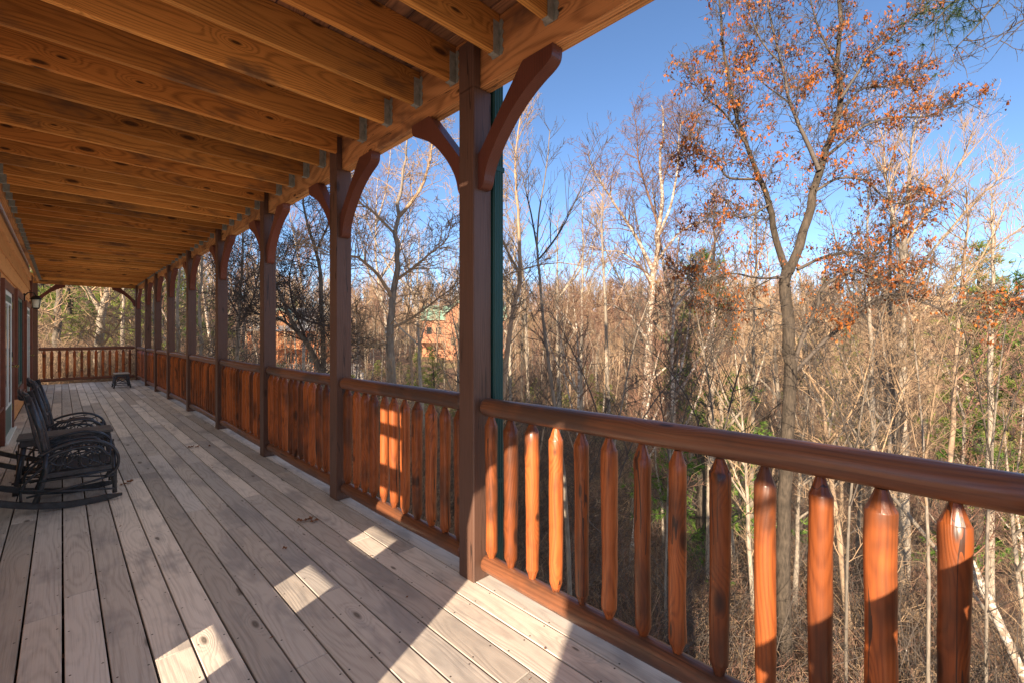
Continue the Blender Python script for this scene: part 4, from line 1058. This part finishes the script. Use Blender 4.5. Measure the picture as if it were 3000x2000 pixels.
# ------------------------------------------------------------------ the wood: single bare trees
def bare_data(seed, H, r0, twigs, spread, L, kids, mt, mw, t0=.25, rmin=.007):
    T = Tree(seed); r_ = random.Random(seed)
    T.limb([(0, 0, -.4), (r_.uniform(-.2, .2), r_.uniform(-.2, .2), H*.35), (r_.uniform(-.4, .4), r_.uniform(-.4, .4), H*.7), (r_.uniform(-.7, .7), r_.uniform(-.7, .7), H)], r0, .015)
    P, rr = T.thick[0]
    for k_ in range(r_.randint(2, 5)):
        i_ = r_.randint(4, 7); p = P[i_]; an = r_.uniform(0, 6.28); l = H*r_.uniform(.25, .4)
        q = [p, p+np.array([math.cos(an)*l*.3, math.sin(an)*l*.3, l*.4]), p+np.array([math.cos(an)*l*.5, math.sin(an)*l*.5, l])]
        T.limb(q, r0*.42, .012); T.shoots(T.thick[-1][0] if r0*.42 > .05 else T.mid[-1][0], np.linspace(r0*.42, .012, 7), twigs//3, L*.8, .4, spread, 2, .5, kids, .2, 3, 0, .16, rmin)
    T.shoots(P, rr, twigs, L, .42, spread, 2, .5, kids, t0, 4, 0, .15, rmin)
    V, F = tubes_np(T.thick, 7); tr = np_mesh('trunk', V, F, M[mt], smooth=True)
    A, B = tubes_np(T.mid, 4) if T.mid else (np.zeros((0, 3)), np.zeros((0, 4), int)); V, F = tubes_np(T.thin, 3)
    cr = np_mesh('crown', np.concatenate([A, V]), np.concatenate([B, F+len(A)]), M[mw], smooth=True)
    return tr, cr
BARE = [bare_data(81, 13, .13, 70, .75, 2.0, 7, 'bark_pale', 'twig_tan'), bare_data(82, 11, .10, 60, .9, 1.8, 7, 'bark_tan', 'twig_tan', .15),
        bare_data(83, 15, .16, 80, .7, 2.2, 7, 'bark_grey', 'twig_dark'), bare_data(84, 9, .08, 60, .9, 1.6, 7, 'bark_pale', 'twig_red', .12),
        bare_data(85, 12, .12, 70, .8, 2.0, 7, 'bark_birch', 'twig_red'), bare_data(86, 7, .055, 50, 1.0, 1.5, 7, 'bark_tan', 'twig_dark', .1)]
rt = random.Random(99); placed = []
def far_from(x, y, mn):
    return all((x-a)**2+(y-b)**2 > mn*mn for a, b in placed)
HOUSES = [(at(830, 1000, 75), 14), (at(1310, 1000, 82), 15), (at(900, 1000, 66), 6)]
tree_xy = []
tries = 0
while len(tree_xy) < 235 and tries < 60000:
    tries += 1
    az = rt.uniform(3, 97); r_ = 13+62*rt.random()**1.25; x = r_*math.sin(R(az)); y = r_*math.cos(R(az))
    if x < 4.5 and y < 24: continue
    if az < 40 and r_ < 22: continue
    if y > 24 and az < 12 and rt.random() < .5: continue
    if any((x-h[0].x)**2+(y-h[0].y)**2 < h[1]**2 for h in HOUSES): continue
    dep = x*SS+y*CC; sx = 1500+1322*(x*CC-y*SS)/dep
    if dep > 30 and 770 < sx < 1500 and rt.random() < .35: continue      # keep the houses in view
    if not far_from(x, y, 1.3+r_*.03): continue
    placed.append((x, y)); tree_xy.append((x, y, r_))
for x, y, r_ in tree_xy:
    v = rt.choice([0, 1, 2, 3, 4, 5, 3, 5, 1, 0]); t = empty('woodland_tree', (x, y, terrain(x, y)), rt.uniform(0, 6.28))
    s = (.58+.72*rt.random()**1.6)*(1.0 if r_ > 26 else .9); t.scale = (s, s, s*rt.uniform(.85, 1.1)); t.rotation_euler[0] = rt.gauss(0, .05); t.rotation_euler[1] = rt.gauss(0, .05)
    tag(t, 'slender bare brown tree standing among many in the wooded valley', 'tree', 'bare trees of the wooded valley')
    link('trunk', BARE[v][0], t); link('crown', BARE[v][1], t)

# ------------------------------------------------------------------ stuff: brush, far wood (instances on points)
def scatter(name, meshes, pts, rot, scl, kind='stuff'):
    col = bpy.data.collections.new(name+'_source')
    for i_, me in enumerate(meshes):
        o = bpy.data.objects.new(name+'_piece_%d' % i_, me); col.objects.link(o)
    me = bpy.data.meshes.new(name); me.from_pydata([tuple(p) for p in pts], [], [])
    a = me.attributes.new('rot', 'FLOAT_VECTOR', 'POINT'); a.data.foreach_set('vector', np.array(rot, dtype=np.float32).ravel())
    a = me.attributes.new('scl', 'FLOAT_VECTOR', 'POINT'); a.data.foreach_set('vector', np.array(scl, dtype=np.float32).ravel())
    o = link(name, me); o['kind'] = kind
    ng = bpy.data.node_groups.new(name, 'GeometryNodeTree')
    ng.interface.new_socket('Geometry', in_out='INPUT', socket_type='NodeSocketGeometry'); ng.interface.new_socket('Geometry', in_out='OUTPUT', socket_type='NodeSocketGeometry')
    gi = ng.nodes.new('NodeGroupInput'); go = ng.nodes.new('NodeGroupOutput'); ip = ng.nodes.new('GeometryNodeInstanceOnPoints'); ci = ng.nodes.new('GeometryNodeCollectionInfo')
    ci.inputs['Collection'].default_value = col; ci.inputs['Separate Children'].default_value = True; ci.inputs['Reset Children'].default_value = True
    ip.inputs['Pick Instance'].default_value = True
    def attr(nm):
        n_ = ng.nodes.new('GeometryNodeInputNamedAttribute'); n_.data_type = 'FLOAT_VECTOR'; n_.inputs['Name'].default_value = nm; return n_.outputs['Attribute']
    ng.links.new(gi.outputs[0], ip.inputs['Points']); ng.links.new(ci.outputs[0], ip.inputs['Instance'])
    ng.links.new(attr('rot'), ip.inputs['Rotation']); ng.links.new(attr('scl'), ip.inputs['Scale']); ng.links.new(ip.outputs[0], go.inputs[0])
    md = o.modifiers.new('scatter', 'NODES'); md.node_group = ng
    return o
def brush_data(seed, n, H, mw, sp=.9, rmin=.0045):
    T = Tree(seed); nr_ = np.random.RandomState(seed)
    for k_ in range(n):
        an = nr_.uniform(0, 6.28); d_ = np.array([math.cos(an)*sp*nr_.uniform(.2, 1), math.sin(an)*sp*nr_.uniform(.2, 1), 1.]); p = np.array([nr_.normal(0, .35), nr_.normal(0, .35), -.1]); pts = [p]; l = H*nr_.uniform(.5, 1.1)
        for q in range(5): d_ = d_+nr_.normal(0, .16, 3)+np.array([math.cos(an)*.08, math.sin(an)*.08, -.10]); d_ /= np.linalg.norm(d_); p = p+d_*l/5; pts.append(p)
        pts = np.array(pts); rad = np.linspace(rmin*2.2, rmin*.8, 6); T.thin.append((pts, rad)); T.shoots(pts, rad, 6, l*.35, .25, .9, 2, .5, 3, .2, 3, 0, .22, rmin*.75)
    V, F = tubes_np(T.thin, 3); return np_mesh('brush', V, F, M[mw], smooth=True)
BRUSH = [brush_data(91, 22, 2.8, 'twig_tan'), brush_data(92, 18, 3.2, 'twig_dark'), brush_data(93, 24, 2.2, 'twig_red'), brush_data(94, 26, 1.8, 'twig_tan', 1.4)]
pts = []; rot = []; scl = []
while len(pts) < 2300:
    az = rt.uniform(-4, 99); r_ = 5.5+68*rt.random()**1.3; x = r_*math.sin(R(az)); y = r_*math.cos(R(az))
    if x < 3.6 and y < 20.5: continue
    if any((x-h[0].x)**2+(y-h[0].y)**2 < (h[1]*.8)**2 for h in HOUSES): continue
    dep = x*SS+y*CC; sx = 1500+1322*(x*CC-y*SS)/dep
    if 24 < dep and 770 < sx < 1420 and rt.random() < .8: continue
    if x*SS+y*CC < 8.5 and rt.random() < .45: continue
    s = rt.uniform(.7, 1.15)*(1+r_*.006); pts.append((x, y, terrain(x, y))); rot.append((rt.gauss(0, .12), rt.gauss(0, .12), rt.uniform(0, 6.28))); scl.append((s, s, s))
scatter('undergrowth', BRUSH, pts, rot, scl)
# far wood on the opposite slopes
FARV = []
for sd, mt, mw in ((95, 'bark_pale', 'twig_tan'), (96, 'bark_tan', 'twig_red'), (97, 'bark_grey', 'twig_tan')):
    T = Tree(sd); T.limb([(0, 0, -.5), (.2, 0, 5), (0, .2, 10), (.3, 0, 13)], .15, .03, 2); P, rr = T.thick[0]; T.shoots(P, rr, 46, 2.8, .45, .8, 2, .5, 6, .15, 3, 0, .15, .02)
    V, F = tubes_np(T.thick, 5); V2, F2 = tubes_np(T.thin+T.mid, 3)
    FARV.append(np_mesh('far_tree', np.concatenate([V, V2]), np.concatenate([F, F2+len(V)]), None, mats=[M[mt], M[mw]], mi=np.concatenate([np.zeros(len(F)), np.ones(len(F2))])))
pts = []; rot = []; scl = []
while len(pts) < 3600:
    az = rt.uniform(-2, 97); r_ = 62+260*rt.random()**1.2; x = r_*math.sin(R(az)); y = r_*math.cos(R(az))
    if any((x-h[0].x)**2+(y-h[0].y)**2 < h[1]**2 for h in HOUSES): continue
    dep = x*SS+y*CC; sx = 1500+1322*(x*CC-y*SS)/dep
    if dep < 84 and 770 < sx < 1480: continue
    s = .42+.8*rt.random()**1.7; pts.append((x, y, terrain(x, y))); rot.append((0, 0, rt.uniform(0, 6.28))); scl.append((s, s, s))
scatter('far_woods', FARV, pts, rot, scl)
# low evergreen shrubs / ground greens in the distance
pts = []; rot = []; scl = []
lowp = conifer_data(98, 4.5, 1.7, .02, 34, .24, 9, 1.0, mat='needle_lit', wid=.02)[2]
while len(pts) < 90:
    az = rt.uniform(0, 60); r_ = rt.uniform(26, 75); x = r_*math.sin(R(az)); y = r_*math.cos(R(az))
    if any((x-h[0].x)**2+(y-h[0].y)**2 < (h[1]*.7)**2 for h in HOUSES): continue
    s = rt.uniform(.25, .6); pts.append((x, y, terrain(x, y)-.1)); rot.append((0, 0, rt.uniform(0, 6.28))); scl.append((s, s, s))
scatter('evergreen_ground_cover', [lowp], pts, rot, scl)

# ------------------------------------------------------------------ houses across the valley
def local_frame(o, px, d, z):
    p = at(px, 1000, d); o.location = (p.x, p.y, z); o.rotation_euler = (0, 0, -YAW)      # local x = to the right, y = away
def gable_roof(mb, x0, x1, y0, y1, ze, zr, over=.5, th=.18, axis='x'):
    if axis == 'x':      # ridge along x
        ym = (y0+y1)/2; mb.prism([(y0-over, ze), (ym, zr), (y1+over, ze), (y1+over, ze+th), (ym, zr+th*1.2), (y0-over, ze+th)], x0-over, x1+over, 'x')
    else:
        xm = (x0+x1)/2; mb.prism([(x0-over, ze), (xm, zr), (x1+over, ze), (x1+over, ze+th), (xm, zr+th*1.2), (x0-over, ze+th)], y0-over, y1+over, 'y')
HA = tag(empty('log_house'), 'orange log house with grey roof and porches, behind trees between third and second posts', 'house')
local_frame(HA, 830, 75, -3.6)
def hp(o, mb, name, mat): return mb.build(name, M[mat], o)
mb = MB(); mb.box(-6, 6.5, 0, 9, -2, 6.6); hp(HA, mb, 'wall', 'farlog')
mb = MB(); gable_roof(mb, -6, 6.5, 0, 9, 6.5, 9.6); hp(HA, mb, 'roof', 'grey_roof')
mb = MB(); mb.prism([(-1.8, 6.4), (1.8, 6.4), (1.8, 7.6), (0, 9.3), (-1.8, 7.6)], -.9, 3, 'y'); hp(HA, mb, 'gable_wall', 'farlog')
mb = MB(); mb.prism([(-2.2, 7.4), (0, 9.35), (2.2, 7.4), (2.2, 7.65), (0, 9.65), (-2.2, 7.65)], -1.2, 3.5, 'y'); hp(HA, mb, 'gable_roof', 'green_roof')
mb = MB(); mb.box(-6.2, 6.9, -2.6, -.02, 2.9, 3.1); hp(HA, mb, 'balcony_floor', 'farlog')
mb = MB()
for x in np.linspace(-6.1, 6.8, 7): mb.box(x-.1, x+.1, -2.6, -2.4, -2.5, 6.4)
hp(HA, mb, 'porch_posts', 'farlog')['kind'] = 'stuff'
mb = MB(); mb.prism([(-3.0, 5.7), (-3.0, 5.85), (-.0, 6.9), (-.0, 6.75)], -6.6, 7.2, 'x'); hp(HA, mb, 'porch_roof', 'grey_roof')
mb = MB()
for x in np.arange(-6.1, 6.8, .22): mb.box(x, x+.07, -2.58, -2.52, 3.1, 4.0)
mb.box(-6.2, 6.9, -2.6, -2.5, 3.98, 4.08); hp(HA, mb, 'balcony_railing', 'farlog')
def fwin(o, x, z_, w_, h_, y=-.03):
    f = MB(); f.box(x-w_/2-.1, x+w_/2+.1, y-.04, y+.02, z_-.1, z_+h_+.1); fo = f.build('window', M['trim'], o)
    g = MB(); g.box(x-w_/2, x+w_/2, y-.07, y-.045, z_, z_+h_); go_ = g.build('pane', M['glass'], fo)
for x in (-4.6, -2.2, 1.2, 4.6):
    fwin(HA, x, .6, 1.1, 1.5); fwin(HA, x, 3.7, 1.1, 1.6)
fwin(HA, 0, 7.3, .9, .8, -.93)
HB = tag(empty('gabled_house'), 'tan gabled house with green metal roof left of the nearest post', 'house')
local_frame(HB, 1345, 95, -1.5)
mb = MB(); mb.box(-8, 9.5, 1.2, 10, -3, 6.2); hp(HB, mb, 'wall', 'fartan')
mb = MB(); gable_roof(mb, -8, 9.5, 1.2, 10, 6.1, 9.3); hp(HB, mb, 'roof', 'green_roof')
mb = MB(); mb.prism([(-2.6, -3), (2.6, -3), (2.6, 7.2), (0, 9.6), (-2.6, 7.2)], -1.5, 5, 'y'); hp(HB, mb, 'gable_wall', 'fartan')
mb = MB(); mb.prism([(-3.2, 6.85), (0, 9.8), (3.2, 6.85), (3.2, 7.15), (0, 10.15), (-3.2, 7.15)], -2.1, 5.5, 'y'); hp(HB, mb, 'gable_roof', 'green_roof')
for x, z_ in ((-1., 1.), (1., 1.), (0., 4.)): fwin(HB, x, z_, 1., 1.4, -1.53)
for x in (-6.5, -4.5, 5., 7.5): fwin(HB, x, 3.2, 1., 1.4, 1.17)
mb = MB(); mb.box(-8.4, -3.4, -2.5, 1.1, 1.5, 1.7); mb.box(-8.4, -3.4, -2.5, -2.4, 2.6, 2.7); hp(HB, mb, 'deck', 'fartan')
# pale picket fence and wall before the log house
FE = tag(empty('picket_fence'), 'pale picket fence below the orange log house', 'fence'); local_frame(FE, 880, 48, -2.6)
for i_ in range(46):
    mb = MB() if i_ == 0 else None
    if i_ == 0: mb.prism([(-.07, 0), (.07, 0), (.07, 1.0), (0, 1.12), (-.07, 1.0)], -.02, .02, 'y'); pk = mb.mesh('picket'); pk.materials.append(M['fence'])
    link('picket', pk, FE, (-5.5+.26*i_, 0, 0))
mb = MB(); mb.box(-5.7, 6.5, .022, .06, .25, .35); mb.box(-5.7, 6.5, .022, .06, .8, .9); mb.build('fence_rail', M['fence'], FE)
mb = MB(); mb.box(-5.8, 6.6, .1, .4, -1.5, .1); mb.build('base_wall', M['fence'], FE)
